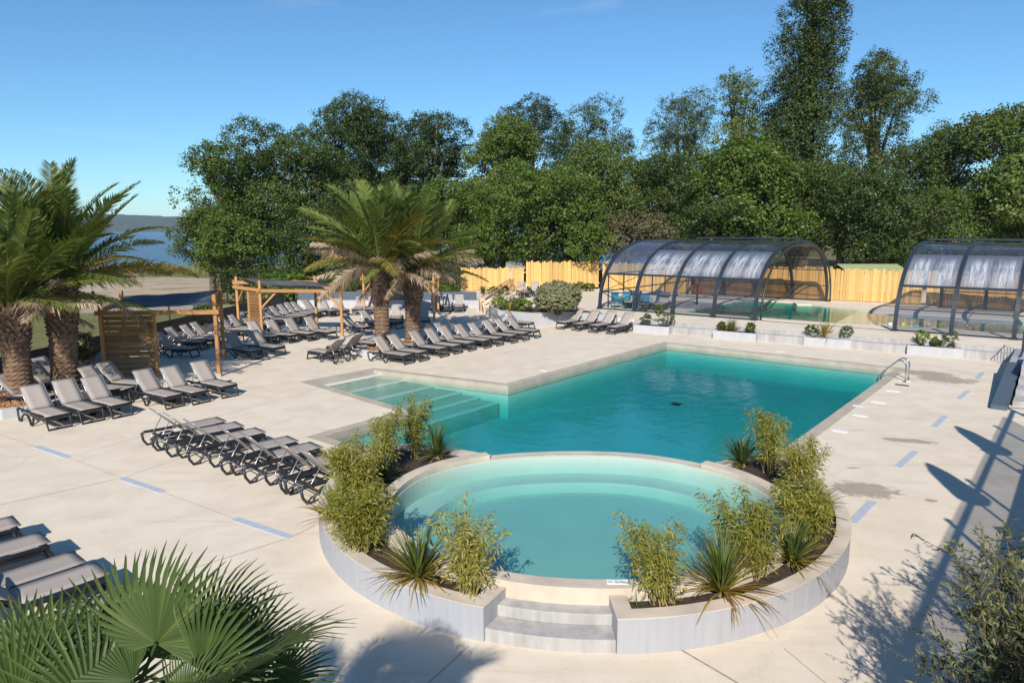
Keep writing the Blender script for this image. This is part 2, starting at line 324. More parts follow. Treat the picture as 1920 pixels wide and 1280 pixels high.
def ground_mat():
    m, n, l, p, o = newmat('terrain'); v = coords(n, l)
    f = noise(n, l, v, 0.10, 7, 0.62, 0.4); g = noise(n, l, v, 0.9, 6, 0.62); s = noise(n, l, v, 7, 4)
    sand = mix(n, l, s, (0.38, 0.29, 0.20), (0.50, 0.395, 0.285)); grass = mix(n, l, g, (0.085, 0.105, 0.030), (0.22, 0.19, 0.085))
    sp = n.new('ShaderNodeSeparateXYZ'); l.new(v, sp.inputs[0])
    def band(c, w, soft):
        a = n.new('ShaderNodeMath'); a.operation = 'SUBTRACT'; a.inputs[1].default_value = c; l.new(sp.outputs['Y'], a.inputs[0])
        b = n.new('ShaderNodeMath'); b.operation = 'ABSOLUTE'; l.new(a.outputs[0], b.inputs[0])
        nn = n.new('ShaderNodeMath'); nn.operation = 'MULTIPLY_ADD'; nn.inputs[1].default_value = -soft*2; l.new(f, nn.inputs[0]); l.new(b.outputs[0], nn.inputs[2])
        r_ = n.new('ShaderNodeMapRange'); r_.inputs['From Min'].default_value = w - soft + soft*0.1; r_.inputs['From Max'].default_value = w - soft - soft*0.5; l.new(nn.outputs[0], r_.inputs['Value']); return r_.outputs['Result']
    c = mix(n, l, band(68, 20, 8), grass, sand)
    c = mix(n, l, band(46, 2.2, 1.0), c, (0.36, 0.305, 0.25))
    pf = n.new('ShaderNodeMapRange'); pf.inputs['From Min'].default_value = 0.54; pf.inputs['From Max'].default_value = 0.64; pf.inputs['To Max'].default_value = 0.8; l.new(noise(n, l, coords(n, l, (0.5, 1.6, 1)), 0.35, 6, 0.65), pf.inputs['Value'])
    c = mix(n, l, pf.outputs['Result'], c, grass)
    l.new(c, p.inputs['Base Color']); p.inputs['Roughness'].default_value = 0.95; p.inputs['Specular IOR Level'].default_value = 0.1
    l.new(bump(n, l, noise(n, l, v, 4, 6), 0.5, 0.05), p.inputs['Normal'])
ground_mat()
plain('forest_far', (0.026, 0.046, 0.024), 0.95, var=0.5, scale=0.05, bstr=0.0)

# ------------------------------------------------------------------ mesh helpers
def in_poly(px, py, lp):
    c = False
    for i in range(len(lp)):
        (x1, y1), (x2, y2) = lp[i], lp[i-1]
        if (y1 > py) != (y2 > py) and px < (x2-x1)*(py-y1)/(y2-y1)+x1: c = not c
    return c
def fill(loops):
    """triangles of an outline with holes"""
    pts, ed = [], []
    for lp in loops:
        k = len(pts); pts += [Vector((x, y)) for x, y in lp]; ed += [(k+i, k+(i+1) % len(lp)) for i in range(len(lp))]
    co, _, fc, src, _, _ = delaunay_2d_cdt(pts, ed, [], 0, 1e-5); out_ = []
    for t in fc:
        cx_, cy_ = sum(co[i].x for i in t)/3, sum(co[i].y for i in t)/3
        if in_poly(cx_, cy_, loops[0]) and not any(in_poly(cx_, cy_, h_) for h_ in loops[1:]) and all(src[i] for i in t): out_.append(tuple(src[i][0] for i in t))
    return out_
class MB:
    def __init__(s): s.v = []; s.f = []
    def add(s, vs, fs):
        k = len(s.v); s.v += [tuple(x) for x in vs]; s.f += [tuple(i+k for i in f) for f in fs]; return s
    def box(s, c, d, rot=None):
        x, y, z = (q/2 for q in d); vs = [Vector(p) for p in ((-x,-y,-z),(x,-y,-z),(x,y,-z),(-x,y,-z),(-x,-y,z),(x,-y,z),(x,y,z),(-x,y,z))]
        if rot is not None: vs = [rot @ p for p in vs]
        c = Vector(c); return s.add([p+c for p in vs], [(0,3,2,1),(4,5,6,7),(0,1,5,4),(1,2,6,5),(2,3,7,6),(3,0,4,7)])
    def bar(s, a, b, w, h=None):                       # rectangular bar from a to b
        a, b = Vector(a), Vector(b); d = b-a; h = h or w
        q = d.to_track_quat('X', 'Z').to_matrix() if abs(d.normalized().z) < 0.999 else Matrix(((0,0,-1),(0,1,0),(1,0,0)))
        return s.box((a+b)/2, (d.length, w, h), q)
    def tube(s, pts, r, n=6, cap=True):
        pts = [Vector(p) for p in pts]; rs = r if isinstance(r, (list, tuple)) else [r]*len(pts); k = len(s.v); up = None
        for i, p in enumerate(pts):
            t = (pts[min(i+1, len(pts)-1)] - pts[max(i-1, 0)]).normalized()
            if up is None: up = t.orthogonal().normalized()
            up = (up - t*up.dot(t)).normalized(); sd = t.cross(up)
            for j in range(n):
                a = 2*math.pi*j/n; s.v.append(tuple(p + (up*math.cos(a) + sd*math.sin(a))*rs[i]))
        for i in range(len(pts)-1):
            for j in range(n): s.f.append((k+i*n+j, k+i*n+(j+1)%n, k+(i+1)*n+(j+1)%n, k+(i+1)*n+j))
        if cap: s.f.append(tuple(k+j for j in reversed(range(n)))); s.f.append(tuple(k+(len(pts)-1)*n+j for j in range(n)))
        return s
    def prism(s, poly, z0, z1, holes=(), top=True, bottom=True, sides=True):
        loops = [poly] + list(holes); flat = [q for lp in loops for q in lp]; N = len(flat); k = len(s.v)
        s.v += [(x, y, z0) for x, y in flat] + [(x, y, z1) for x, y in flat]
        tris = [(0, 1, 2), (0, 2, 3)] if len(flat) == 4 else fill(loops)
        for t in tris:
            (ax, ay), (bx, by), (cx, cy_) = flat[t[0]], flat[t[1]], flat[t[2]]
            t = t if (bx-ax)*(cy_-ay)-(by-ay)*(cx-ax) > 0 else t[::-1]
            if top: s.f.append(tuple(k+N+i for i in t))
            if bottom: s.f.append(tuple(k+i for i in reversed(t)))
        if sides:
            o = 0
            for q, lp in enumerate(loops):
                ar = sum(lp[i][0]*lp[(i+1) % len(lp)][1]-lp[(i+1) % len(lp)][0]*lp[i][1] for i in range(len(lp)))
                for i in range(len(lp)):
                    a, b = k+o+i, k+o+(i+1) % len(lp)
                    fc = (a, b, b+N, a+N); s.f.append(fc if (ar > 0) == (q == 0) else fc[::-1])
                o += len(lp)
        return s
    def strip(s, A, B, z0, z1, closed=False):          # wall between two matching outlines, with thickness
        n = len(A); k = len(s.v); z0 = z0 if isinstance(z0, list) else [z0]*n; z1 = z1 if isinstance(z1, list) else [z1]*n
        for i in range(n): s.v += [(*A[i], z0[i]), (*A[i], z1[i]), (*B[i], z1[i]), (*B[i], z0[i])]
        m = n if closed else n-1
        for i in range(m):
            a, b = k+4*i, k+4*((i+1) % n)
            for j in range(4): s.f.append((a+j, b+j, b+(j+1) % 4, a+(j+1) % 4))
        if not closed: s.f.append((k+3, k+2, k+1, k)); e = k+4*(n-1); s.f.append((e, e+1, e+2, e+3))
        return s
    def mesh(s, name, mat, smooth=False, fix=True):
        me = bpy.data.meshes.new(name); me.from_pydata(s.v, [], s.f); me.validate()
        if fix:
            bm = bmesh.new(); bm.from_mesh(me); bmesh.ops.recalc_face_normals(bm, faces=bm.faces); bm.to_mesh(me); bm.free()
        if mat: me.materials.append(MATS[mat])
        if smooth: me.polygons.foreach_set('use_smooth', [True]*len(me.polygons))
        return me
    def build(s, name, mat, parent=None, smooth=False, fix=True):
        return link(name, s.mesh(name, mat, smooth, fix), parent)
def link(name, me, parent=None):
    o = bpy.data.objects.new(name, me); COL.objects.link(o)
    if parent is not None: o.parent = parent
    return o
def tag(o, label=None, cat=None, group=None, kind=None):
    if label: o['label'] = label
    if cat: o['category'] = cat
    if group: o['group'] = group
    if kind: o['kind'] = kind
    return o
def thing(name, label, cat, loc=(0, 0, 0), rotz=0.0, group=None):
    o = bpy.data.objects.new(name, None); COL.objects.link(o); o.location = loc; o.rotation_euler = (0, 0, rotz)
    o.empty_display_size = 0.2
    return tag(o, label, cat, group)
def copy_tree(o, parent=None):
    c = o.copy(); COL.objects.link(c); c.parent = parent
    for ch in o.children: copy_tree(ch, c)
    return c
def bevel(o, w, seg=1):
    m = o.modifiers.new('bevel', 'BEVEL'); m.width = w; m.segments = seg; m.limit_method = 'ANGLE'; return o
def quads(name, verts, nq, mat, var=None, per=4, smooth=False):
    """fast mesh of nq separate faces with `per` corners each, verts (nq*per,3)"""
    me = bpy.data.meshes.new(name); verts = np.ascontiguousarray(verts, dtype=np.float32)
    me.vertices.add(nq*per); me.vertices.foreach_set('co', verts.ravel())
    me.loops.add(nq*per); me.loops.foreach_set('vertex_index', np.arange(nq*per, dtype=np.int32))
    me.polygons.add(nq); me.polygons.foreach_set('loop_start', np.arange(0, nq*per, per, dtype=np.int32))
    me.update(calc_edges=True)
    if var is not None:
        a = me.attributes.new('leaf_var', 'FLOAT', 'FACE'); a.data.foreach_set('value', np.ascontiguousarray(var, dtype=np.float32))
    me.materials.append(MATS[mat]); return me
def unit(a): return a / np.maximum(np.linalg.norm(a, axis=1, keepdims=True), 1e-9)
def leaves(name, C, N, size, aspect, mat, var, T=None, fold=0.0):
    """rhombic leaves at centres C with normals N; T optional long axis"""
    n = len(C); size = np.broadcast_to(size, n)[:, None]
    if T is None: T = NR.normal(size=(n, 3))
    T = unit(T - N*np.sum(T*N, 1, keepdims=True)); B = np.cross(N, T)
    h = size*0.5; w = h*aspect
    V = np.stack([C - T*h, C + B*w - T*h*0.12 + N*h*fold, C + T*h, C - B*w - T*h*0.12 + N*h*fold], 1).reshape(-1, 3)
    return quads(name, V, n, mat, var)
def tufts(name, C, n_per, spread, size, aspect, mat, up=0.35, centre=None, var_c=0.5, var_r=0.3):
    """clumps of leaves round the points C"""
    C = np.asarray(C); k = len(C); P = np.repeat(C, n_per, 0); n = len(P)
    off = unit(NR.normal(size=(n, 3))) * (NR.random((n, 1))**0.6) * np.repeat(np.broadcast_to(spread, k), n_per)[:, None]
    P = P + off*np.array([1, 1, 0.72])
    base = NR.normal(size=(n, 3))*0.62 + unit(off)*0.9 + np.array([0, 0, up])
    if centre is not None: base += unit(P - np.asarray(centre))*0.7
    var = np.clip(np.repeat(NR.normal(var_c, var_r*0.5, k), n_per) + NR.normal(0, var_r*0.6, n), 0, 1)
    return leaves(name, P, unit(base), size*(0.65+0.7*NR.random(n)), aspect, mat, var)
def off_poly(P, d, closed=True):
    """polyline shifted to its left by d"""
    n = len(P); out_ = []
    for i in range(n):
        a = Vector(P[i-1] if closed or i else P[0]); b = Vector(P[i]); c = Vector(P[(i+1) % n] if closed or i < n-1 else P[i])
        d1 = (b-a); d2 = (c-b)
        if d1.length < 1e-6: d1 = d2
        if d2.length < 1e-6: d2 = d1
        n1 = Vector((-d1.y, d1.x)).normalized(); n2 = Vector((-d2.y, d2.x)).normalized(); m = (n1+n2)
        m = m.normalized() if m.length > 1e-6 else n1; k = max(0.35, m.dot(n1)); q = b + m*(d/k); out_.append((q.x, q.y))
    return out_

# ------------------------------------------------------------------ terrain, lake, far shore
def smooth(x, a, b):
    t = min(1.0, max(0.0, (x-a)/(b-a))); return t*t*(3-2*t)
def ground_h(x, y):
    left_edge = -16.4 + 0.093*(min(y, 45)-21)
    inside = smooth(x, left_edge-0.2, left_edge+0.6) * (1-smooth(y, 53.5, 55.5)) * smooth(y, -40, -30) * (1-smooth(x, 60, 66))
    h = -0.28 - 0.9*smooth(y, 48, 104)*(1-smooth(x, 10, 45)) + 0.05*math.sin(x*0.31+y*0.17)
    h += -3.2*smooth(y, 103, 118)*(1-smooth(x, 30, 70))
    h += 0.9*smooth(x, 0, 40)*smooth(y, 54, 60)
    if y > 2350: h += 4.5*smooth(y, 2350, 2560)
    return h*(1-inside) - 2.4*inside
def axis(lo, hi, fine_lo, fine_hi, step, grow=1.35):
    a = list(np.arange(fine_lo, fine_hi+step, step)); s = step
    while a[-1] < hi: s *= grow; a.append(min(hi, a[-1]+s))
    s = step
    while a[0] > lo: s *= grow; a.insert(0, max(lo, a[0]-s))
    return a
gx, gy = axis(-4500, 4500, -60, 70, 1.0), axis(-600, 6000, -10, 120, 1.0)
vs = [(x, y, ground_h(x, y)) for y in gy for x in gx]; W = len(gx)
fs = [(j*W+i, j*W+i+1, (j+1)*W+i+1, (j+1)*W+i) for j in range(len(gy)-1) for i in range(W-1)]
m = MB(); m.v = vs; m.f = fs
tag(m.build('ground', 'terrain', smooth=True, fix=False), kind='structure')
m = MB(); xs = np.linspace(-3600, 70, 24); ys = np.geomspace(100, 2520, 20)
m.v = [(x, y, -1.55) for y in ys for x in xs]; m.f = [(j*24+i, j*24+i+1, (j+1)*24+i+1, (j+1)*24+i) for j in range(19) for i in range(23)]
tag(m.build('lake', 'lake_water', fix=False), kind='structure')
# wooded ridge on the far shore, about two and a half kilometres off
m = MB(); hx = np.arange(-3400, 1500, 11.0); rows = 9; rr = random.Random(3)
for j in range(rows):
    for x in hx:
        t = j/(rows-1); base = 60 + 9*math.sin(x*0.0021+1) + 5*math.sin(x*0.0058)
        m.v.append((x+rr.uniform(-4, 4), 2450 + 620*t + rr.uniform(-10, 10), -1 + (base*math.sin(t*math.pi*0.5)) + (rr.uniform(3, 9) if j else 0) + (7 if j else 0)))
nx = len(hx); m.f = [(j*nx+i, j*nx+i+1, (j+1)*nx+i+1, (j+1)*nx+i) for j in range(rows-1) for i in range(nx-1)]
tag(m.build('hills', 'forest_far', fix=False), kind='structure')

# ------------------------------------------------------------------ deck and main pool
C0 = (1.14, 11.93); R0 = 4.44
def ring(r, a): return (C0[0] + r*math.cos(R(a)), C0[1] + r*math.sin(R(a)))
POOL = [AB(9.4, -10.3), AB(9.4, -14.05), AB(12.38, -14.12), AB(12.90, -19.45), AB(15.95, -19.40), AB(16.98, -14.10), AB(27.94, -14.10), AB(27.94, -4.56), AB(13.3, -4.56)]
hole = [AB(9.4, -10.75)] + POOL[1:-1] + [AB(13.66, -4.56)] + [ring(4.2, a) for a in range(20, -212, -8)]
deck_out = [(-17.9, -12), (-15.95, 21), (-13.78, 44.85), (-2.2, 44.65), (1.5, 47), (9, 50.5), (40, 40), (42, -12)]
deck = tag(MB().prism(deck_out, -0.9, 0.0, [hole], sides=True, bottom=False).build('deck', 'deck_concrete', fix=False), kind='structure')
# saw-cut joints in the concrete
def joint(a, b, w=0.012):
    a, b = Vector((*a, 0)), Vector((*b, 0)); d = (b-a).normalized(); nrm = Vector((-d.y, d.x, 0))*w/2
    m = MB(); m.add([a-nrm+Vector((0,0,.004)), b-nrm+Vector((0,0,.004)), b+nrm+Vector((0,0,.004)), a+nrm+Vector((0,0,.004))], [(0,1,2,3)])
    m.build('joint', 'joint_dark', deck, fix=False)
joint(G(128, 857), G(228, 896)); joint(G(305, 922), G(440, 972)); joint(G(-20, 808), G(68, 837))
joint(G(545, 1007), G(668, 948)); joint(G(0, 946), G(228, 896)); joint(G(300, 1085), G(545, 1007)); joint(G(232, 895), G(560, 780), 0.008)
joint(G(130, 856), G(420, 775), 0.008); joint(G(1276, 1217), G(1400, 1290), 0.03); joint(G(1470, 1215), G(1560, 1290), 0.01)
joint(G(780, 1300), G(880, 1210), 0.010); joint(G(430, 775), G(610, 725), 0.008); joint(G(560, 700), G(700, 672), 0.008)

inner = off_poly(POOL, -0.30, closed=False)
mp_ = thing('swimming_pool', 'large teal main swimming pool with shallow step bay on its left side', 'pool', (0, 0, 0))
for i in range(len(POOL)-1):                       # coping in straight runs, each run a piece of stone
    A, B = [Vector(POOL[i]), Vector(POOL[i+1])], [Vector(inner[i]), Vector(inner[i+1])]
    MB().strip([tuple(A[0]), tuple(A[1])], [tuple(B[0]), tuple(B[1])], -0.30, 0.012).build('coping', 'coping', mp_)
wall_in = off_poly(inner, 0.012, closed=False); wall_out = off_poly(inner, 0.16, closed=False)
MB().strip(wall_in, wall_out, -1.5, -0.31).build('basin_wall', 'liner', mp_)
FLOOR = -1.05; WL = -0.13
basin_poly = [AB(9.4, -10.3)] + [tuple(p) for p in off_poly(inner, 0.05, closed=False)][1:-1] + [AB(13.3, -4.7), ring(2.2, 20), ring(2.0, 120), ring(3.4, 150)]
MB().prism(basin_poly, FLOOR-0.2, FLOOR).build('basin_floor', 'liner', mp_)
# broad shallow steps in the bay, each tread with a pale nosing
bs = [-19.3, -18.80, -17.75, -16.60, -15.50, -14.80, -14.07]; tz = [-0.105, -0.20, -0.285, -0.37, -0.455, -0.54]
for k in range(6):
    b0, b1 = bs[k], bs[k+1]
    def lim(b): t = (b+19.4)/5.3; return (12.93 + 0.0*t + (0.25 if b > -15.6 else 0), 15.85 + 0.72*min(t, 1))
    (l0, h0), (l1, h1) = lim(b0), lim(b1)
    if k == 0: b0 = -19.42
    MB().prism([AB(l0-0.4 if k < 4 else l0, b0), AB(l1-0.4 if k < 4 else l1, b1), AB(h1+0.25 if k < 4 else h1, b1), AB(h0+0.25 if k < 4 else h0, b0)], FLOOR-0.1, tz[k]).build('step', 'step_concrete' if k == 0 else 'tread_liner', mp_)
    MB().prism([AB(l1, b1-0.07), AB(l1, b1+0.012), AB(h1, b1+0.012), AB(h1, b1-0.07)], tz[k]-0.05, tz[k]+0.012).build('nosing', 'pale_nosing', mp_)
wpoly = [AB(9.4, -10.3)] + [tuple(p) for p in off_poly(inner, 0.03, closed=False)][1:-1] + [AB(13.3, -4.8), ring(2.3, 20), ring(2.1, 120), ring(3.5, 150)]
MB().prism(wpoly, -1.4, WL).build('water', 'pool_water', mp_)
# underwater lamps along the left wall and inlets
for px, py in ((1010, 695), (968, 721), (722, 787), (1140, 676)):
    p = un(px, py, -0.16); m = MB(); d = Vector((*UU, 0)); nrm = Vector((*VV, 0))
    pts = [p + d*0.13*math.cos(t*math.pi/8) + Vector((0, 0, 0.06*math.sin(t*math.pi/8))) for t in range(17)]
    m.tube(pts, 0.022, 6, cap=False); m.build('pool_lamp', 'white_plastic', mp_, smooth=True)
for px, py in ((1268, 758), (1388, 704)):
    p = un(px, py, FLOOR); MB().box((p.x, p.y, FLOOR+0.012), (0.30, 0.30, 0.02), Matrix.Rotation(R(50.8), 3, 'Z')).build('floor_drain', 'dark_plastic', mp_)

# skimmer lids and drain covers let into the deck
lids = [((1392, 663), 'first'), ((1670, 733), 'second'), ((1646, 754), 'third'), ((1613, 779), 'fourth'), ((1577, 809), 'fifth')]
def lid(px, py, label, w=0.36, d=0.20, mat='white_plastic', cat='pool lid', name='skimmer_lid', grp='white lids along the pool edge'):
    x, y = G(px, py); o = MB().box((0, 0, 0), (w, d, 0.014)).build(name, mat); o.location = (x, y, 0.006); o.rotation_euler = (0, 0, R(-39.2)); bevel(o, 0.004)
    return tag(o, label, cat, grp)
lid(1696, 714, 'white skimmer lid farthest along the right pool edge, next to a dark grate')
lid(1674, 733, 'white skimmer lid second from the pool ladder on the right edge')
lid(1647, 754, 'white skimmer lid third from the pool ladder on the right edge')
lid(1613, 779, 'white skimmer lid fourth from the pool ladder on the right edge')
lid(1575, 808, 'white skimmer lid fifth from the pool ladder on the right edge')
lid(1536, 844, 'white skimmer lid nearest the planter plants on the right pool edge')
lid(1465, 659, 'small white lid on the deck beside the far pool edge', 0.34, 0.16)
lid(1019, 695, 'small pale lid on the coping at the left pool edge', 0.30, 0.14)
lid(1691, 722, 'dark slot grate on the deck just below the pool ladder', 0.40, 0.16, 'dark_plastic', 'grate', 'deck_grate', None)
o = lid(1609, 762, 'white depth plate on the coping of the right pool edge', 0.26, 0.18, 'white_plastic', 'sign', 'depth_plate', None); o.location.z = 0.018
dr = [((68, 837), (128, 857), 'slate drain strip nearest the left edge of the deck'), ((228, 896), (305, 922), 'slate drain strip in the left deck between two others'),
      ((440, 972), (545, 1007), 'slate drain strip between the fan palm and the round planter'), ((1597, 980), (1636, 940), 'slate drain strip touching the round planter plants on the right'),
      ((1682, 876), (1717, 846), 'slate drain strip second up from the round planter on the right'), ((1750, 801), (1773, 780), 'slate drain strip third up from the round planter on the right'),
      ((1797, 748), (1815, 733), 'slate drain strip fourth up from the round planter on the right'), ((1831, 711), (1843, 698), 'short slate drain strip farthest up the right deck'),
      ((700, 770), (760, 752), None), ((845, 674), (890, 664), None)]
for a, b, lb in dr:
    if lb is None: continue
    A, B = Vector((*G(*a), 0)), Vector((*G(*b), 0)); d = B-A
    o = MB().box((0, 0, 0), (d.length, 0.15, 0.012)).build('drain_strip', 'drain_slate'); o.location = ((A+B)/2) + Vector((0, 0, 0.005)); o.rotation_euler = (0, 0, math.atan2(d.y, d.x)); bevel(o, 0.003)
    tag(o, lb, 'drain', 'drain strips in the deck')

# stainless ladder at the far right corner
ld = thing('pool_ladder', 'stainless steel ladder handrails at the far right corner of the pool', 'ladder', (*AB(25.6, -4.45), 0), R(140.8))
for s in (-0.26, 0.26):
    pts = [(-0.30, s, 0.0), (-0.30, s, 0.42)] + [(-0.12-0.18*math.cos(t*math.pi/8), s, 0.50+0.20*math.sin(t*math.pi/8)) for t in range(0, 7)] + [(0.34, s, 0.30), (0.52, s, 0.02), (0.56, s, -0.9)]
    MB().tube(pts, 0.024, 8).build('handrail', 'stainless', ld, smooth=True)
    MB().tube([(-0.30, s, 0), (-0.30, s, 0.02)], 0.05, 10).build('base_ring', 'stainless', ld)
for z in (-0.25, -0.5, -0.75): MB().box((0.55, 0, z), (0.08, 0.52, 0.03)).build('rung', 'stainless', ld)

# ------------------------------------------------------------------ raised round pool with planter ring
sp = thing('splash_pool', 'raised round splash pool with curved grey planter wall and steps', 'pool', (0, 0, 0))
ZC, ZR, ZS, ZW = 0.54, 0.455, 0.39, 0.475
cent = Vector((1.2, 11.15))
ipx = [(912.7,1067.6),(995,1082),(1100,1088),(1139,1089.7),(1211,1087),(731,967),(744,925.6),(794,888),(855,869),(916,858),(1468,952.5),(1437.7,920),(1380,891),(1322,875),(1226,857),(1100,849.5),(1010,851)]
pol = []
for q in ipx:
    p = Vector(G(*q, 0.50)) - cent; pol.append((math.atan2(p.y, p.x), p.length))
pol.sort(); an = np.array([a for a, r in pol]); ra = np.array([r for a, r in pol])
an3 = np.concatenate([an-2*math.pi, an, an+2*math.pi]); ra3 = np.tile(ra, 3)
NB = 120; th = np.linspace(-math.pi, math.pi, NB, endpoint=False); rad = np.interp(th, an3, ra3)
for _ in range(14): rad = 0.25*np.roll(rad, 1) + 0.5*rad + 0.25*np.roll(rad, -1)
inn = [(cent.x + r*math.cos(t), cent.y + r*math.sin(t)) for t, r in zip(th, rad)]            # counter-clockwise
cop_out = off_poly(inn, -0.24); cop_mid = off_poly(inn, -0.015)
def is_far(p): return p[1] > 12.9 and -0.5 < p[0] < 3.85
far = [is_far(p) for p in cop_out]; st0 = next(i for i in range(NB) if far[i-1] and not far[i])
order = [(st0+i) % NB for i in range(NB)]; near_i = [i for i in order if not far[i]]; far_i = [near_i[-1]] + [i for i in order if far[i]] + [near_i[0]]
MB().strip([cop_out[i] for i in near_i], [cop_mid[i] for i in near_i], ZR-0.25, ZC).build('coping', 'rim', sp)
MB().strip([cop_out[i] for i in far_i], [cop_mid[i] for i in far_i], -1.4, ZW-0.02).build('overflow_wall', 'rim', sp)
MB().strip(inn, off_poly(inn, -0.013), -0.5, ZW-0.045, closed=True).build('basin_wall', 'liner', sp)
MB().prism(off_poly(inn, -0.06), -0.5, -0.12).build('basin_floor', 'liner', sp)
MB().strip(inn, off_poly(inn, 0.54), -0.45, 0.08, closed=True).build('bench', 'liner', sp)
MB().prism(off_poly(inn, -0.03), -0.45, ZW).build('water', 'splash_water', sp)
for px, py in ((747, 937), (794, 902), (859, 877), (1378, 903), (1441, 938)):
    p = un(px, py, 0.30); d = (Vector((cent.x, cent.y, 0)) - Vector((p.x, p.y, 0))).normalized()
    MB().tube([p - d*0.02, p + d*0.02], 0.055, 12).build('pool_lamp', 'white_plastic', sp, smooth=False)
# planters: left and right of the steps
def planter(name, a_list, back, cop_sel):
    outer = [ring(R0, a) for a in a_list] + back
    nO = len(outer); loop = outer + cop_sel
    ar = sum(loop[i][0]*loop[(i+1) % len(loop)][1]-loop[(i+1) % len(loop)][0]*loop[i][1] for i in range(len(loop)))
    sgn = 1 if ar > 0 else -1
    path = [cop_sel[-1]] + outer + [cop_sel[0]]
    ins = off_poly(path, 0.20*sgn, closed=False)
    z0 = [-1.3 if (Vector(p)-Vector(C0)).length < 4.3 or (p[0]*UU[0]+p[1]*UU[1] > 9.3 and p[0]*VV[0]+p[1]*VV[1] < -4.4) else -0.05 for p in path]
    w = MB().strip(path, ins, z0, ZR-0.012).build(name, 'planter_render', sp)
    capo = off_poly(path, -0.006*sgn, closed=False); capi = off_poly(path, 0.206*sgn, closed=False)
    MB().strip(capo, capi, ZR-0.012, ZR).build('rim', 'rim', sp)
    MB().prism(off_poly(loop, 0.05*sgn), -0.02, ZS).build('soil', 'soil', sp)
def near_cop(p): return min(range(NB), key=lambda i: (Vector(cop_out[i])-Vector(p)).length)
def cop_run(i0, i1, step):
    o_, i = [], i0
    while True:
        o_.append(cop_out[i]);
        if i == i1: break
        i = (i+step) % NB
    return o_
aL, aR = -109.5, -88.9
iL, iLb = near_cop(ring(3.85, aL+1)), near_cop((-0.5, 13.6)); iR, iRb = near_cop(ring(3.85, aR)), near_cop((3.8, 13.0))
planter('planter_wall', [aL-4*k for k in range(0, 26)] + [-212], [(-1.62, 14.05), (-1.0, 13.78)], cop_run(iLb, iL, 1))
planter('planter_wall', [aR+4*k for k in range(0, 28)] + [22.5], [(4.55, 13.35)], cop_run(iRb, iR, -1))
# two curved steps up to the rim
def tread(r0, r1, z0, z1, nm):
    A = [ring(r0, aL + 0.05 + (aR-aL-0.1)*k/12) for k in range(13)]; B = [ring(r1, aL + 0.05 + (aR-aL-0.1)*k/12) for k in range(13)]
    bevel(MB().strip(A, B, z0, z1).build(nm, 'step_concrete', sp), 0.012, 2)
tread(4.41, 3.75, -0.03, 0.165, 'step'); tread(4.11, 3.76, 0.165, 0.315, 'step')
MB().strip([ring(3.865, aL+0.4+(aR-aL-0.8)*k/12) for k in range(13)], [ring(3.72, aL+0.4+(aR-aL-0.8)*k/12) for k in range(13)], 0.315, ZC-0.02).build('cream_riser', 'cream', sp)
# depth plate on the near rim
pl = thing('depth_plate', 'small white depth plate reading 0,70m on the rim above the round pool steps', 'sign', (*ring(3.76, -87.2), ZC+0.001), R(-2))
bevel(MB().box((0, 0, 0.006), (0.27, 0.11, 0.012)).build('plate', 'white_plastic', pl), 0.003)
cu = bpy.data.curves.new('depth_text', 'FONT'); cu.body = '0,70m'; cu.size = 0.062; cu.align_x = 'CENTER'; cu.extrude = 0.0006; cu.offset = 0.0012
to = bpy.data.objects.new('tmp', cu); COL.objects.link(to); bpy.context.view_layer.update()
tm = bpy.data.meshes.new_from_object(to.evaluated_get(bpy.context.evaluated_depsgraph_get())); bpy.data.objects.remove(to)
tm.materials.clear(); tm.materials.append(MATS['black_print']); t_ = link('depth_number', tm, pl); t_.location = (0.045, -0.040, 0.0130)
MB().box((-0.03, 0.034, 0.0128), (0.17, 0.010, 0.0012)).build('printed_line', 'drain_slate', pl); MB().box((-0.095, -0.012, 0.0128), (0.05, 0.03, 0.0012)).build('printed_mark', 'drain_slate', pl)

# ------------------------------------------------------------------ upper terrace, its steps and the indoor pool
ZT = 0.50
eE = Vector((math.cos(R(-33.7)), math.sin(R(-33.7)))); nN = Vector((-eE.y, eE.x))
w0 = Vector((7.81, 32.98))
def TP(e, n): p = w0 + eE*e + nN*n; return (p.x, p.y)
EN = Vector((math.cos(R(50.5)), math.sin(R(50.5)))); EE = Vector((math.cos(R(-36)), math.sin(R(-36)))); EO = Vector((12.06, 34.07))
def EP(e, n, z=0): p = EO + EE*e + EN*n; return (p.x, p.y)
pool_in = [EP(-4.6, 1.3), EP(3.1, 1.3), EP(8.0, 2.0), EP(17, 2.2), EP(17, 7.5), EP(8.5, 6.2), EP(5.0, 6.6), EP(2.2, 8.2), EP(-0.3, 9.6), EP(-1.0, 9.2), EP(-1.6, 10.4), EP(-4.6, 10.4)]
ter_poly = [TP(-8.6, 0.45), TP(26, 0.45), (46, 26), (46, 38), (24.4, 42.6), (6.6, 53.6), (-3.9, 52.4), (-2.5, 44.75), (0.0, 45.4), (1.0, 41.5)]
terrace = tag(MB().prism(ter_poly, -0.25, ZT, [pool_in], bottom=False).build('terrace', 'deck_concrete', fix=False), kind='structure')
o = tag(MB().prism([TP(-8.4, 0.0), TP(24, 0.0), TP(24, 0.449), TP(-8.2, 0.449)], -0.1, 0.32).build('terrace_step', 'step_concrete', fix=False), kind='structure')
tag(MB().prism([TP(-2.3, 0.38), TP(24, 0.38), TP(24, 0.445), TP(-2.3, 0.445)], 0.318, ZT-0.006).build('terrace_riser', 'step_concrete'), kind='structure')
ip = thing('indoor_pool', 'teal pool with sandy beach entry under the two glazed enclosures', 'pool')
MB().prism(off_poly(pool_in, -0.03), -0.02, 0.03).build('basin_floor', 'liner', ip)
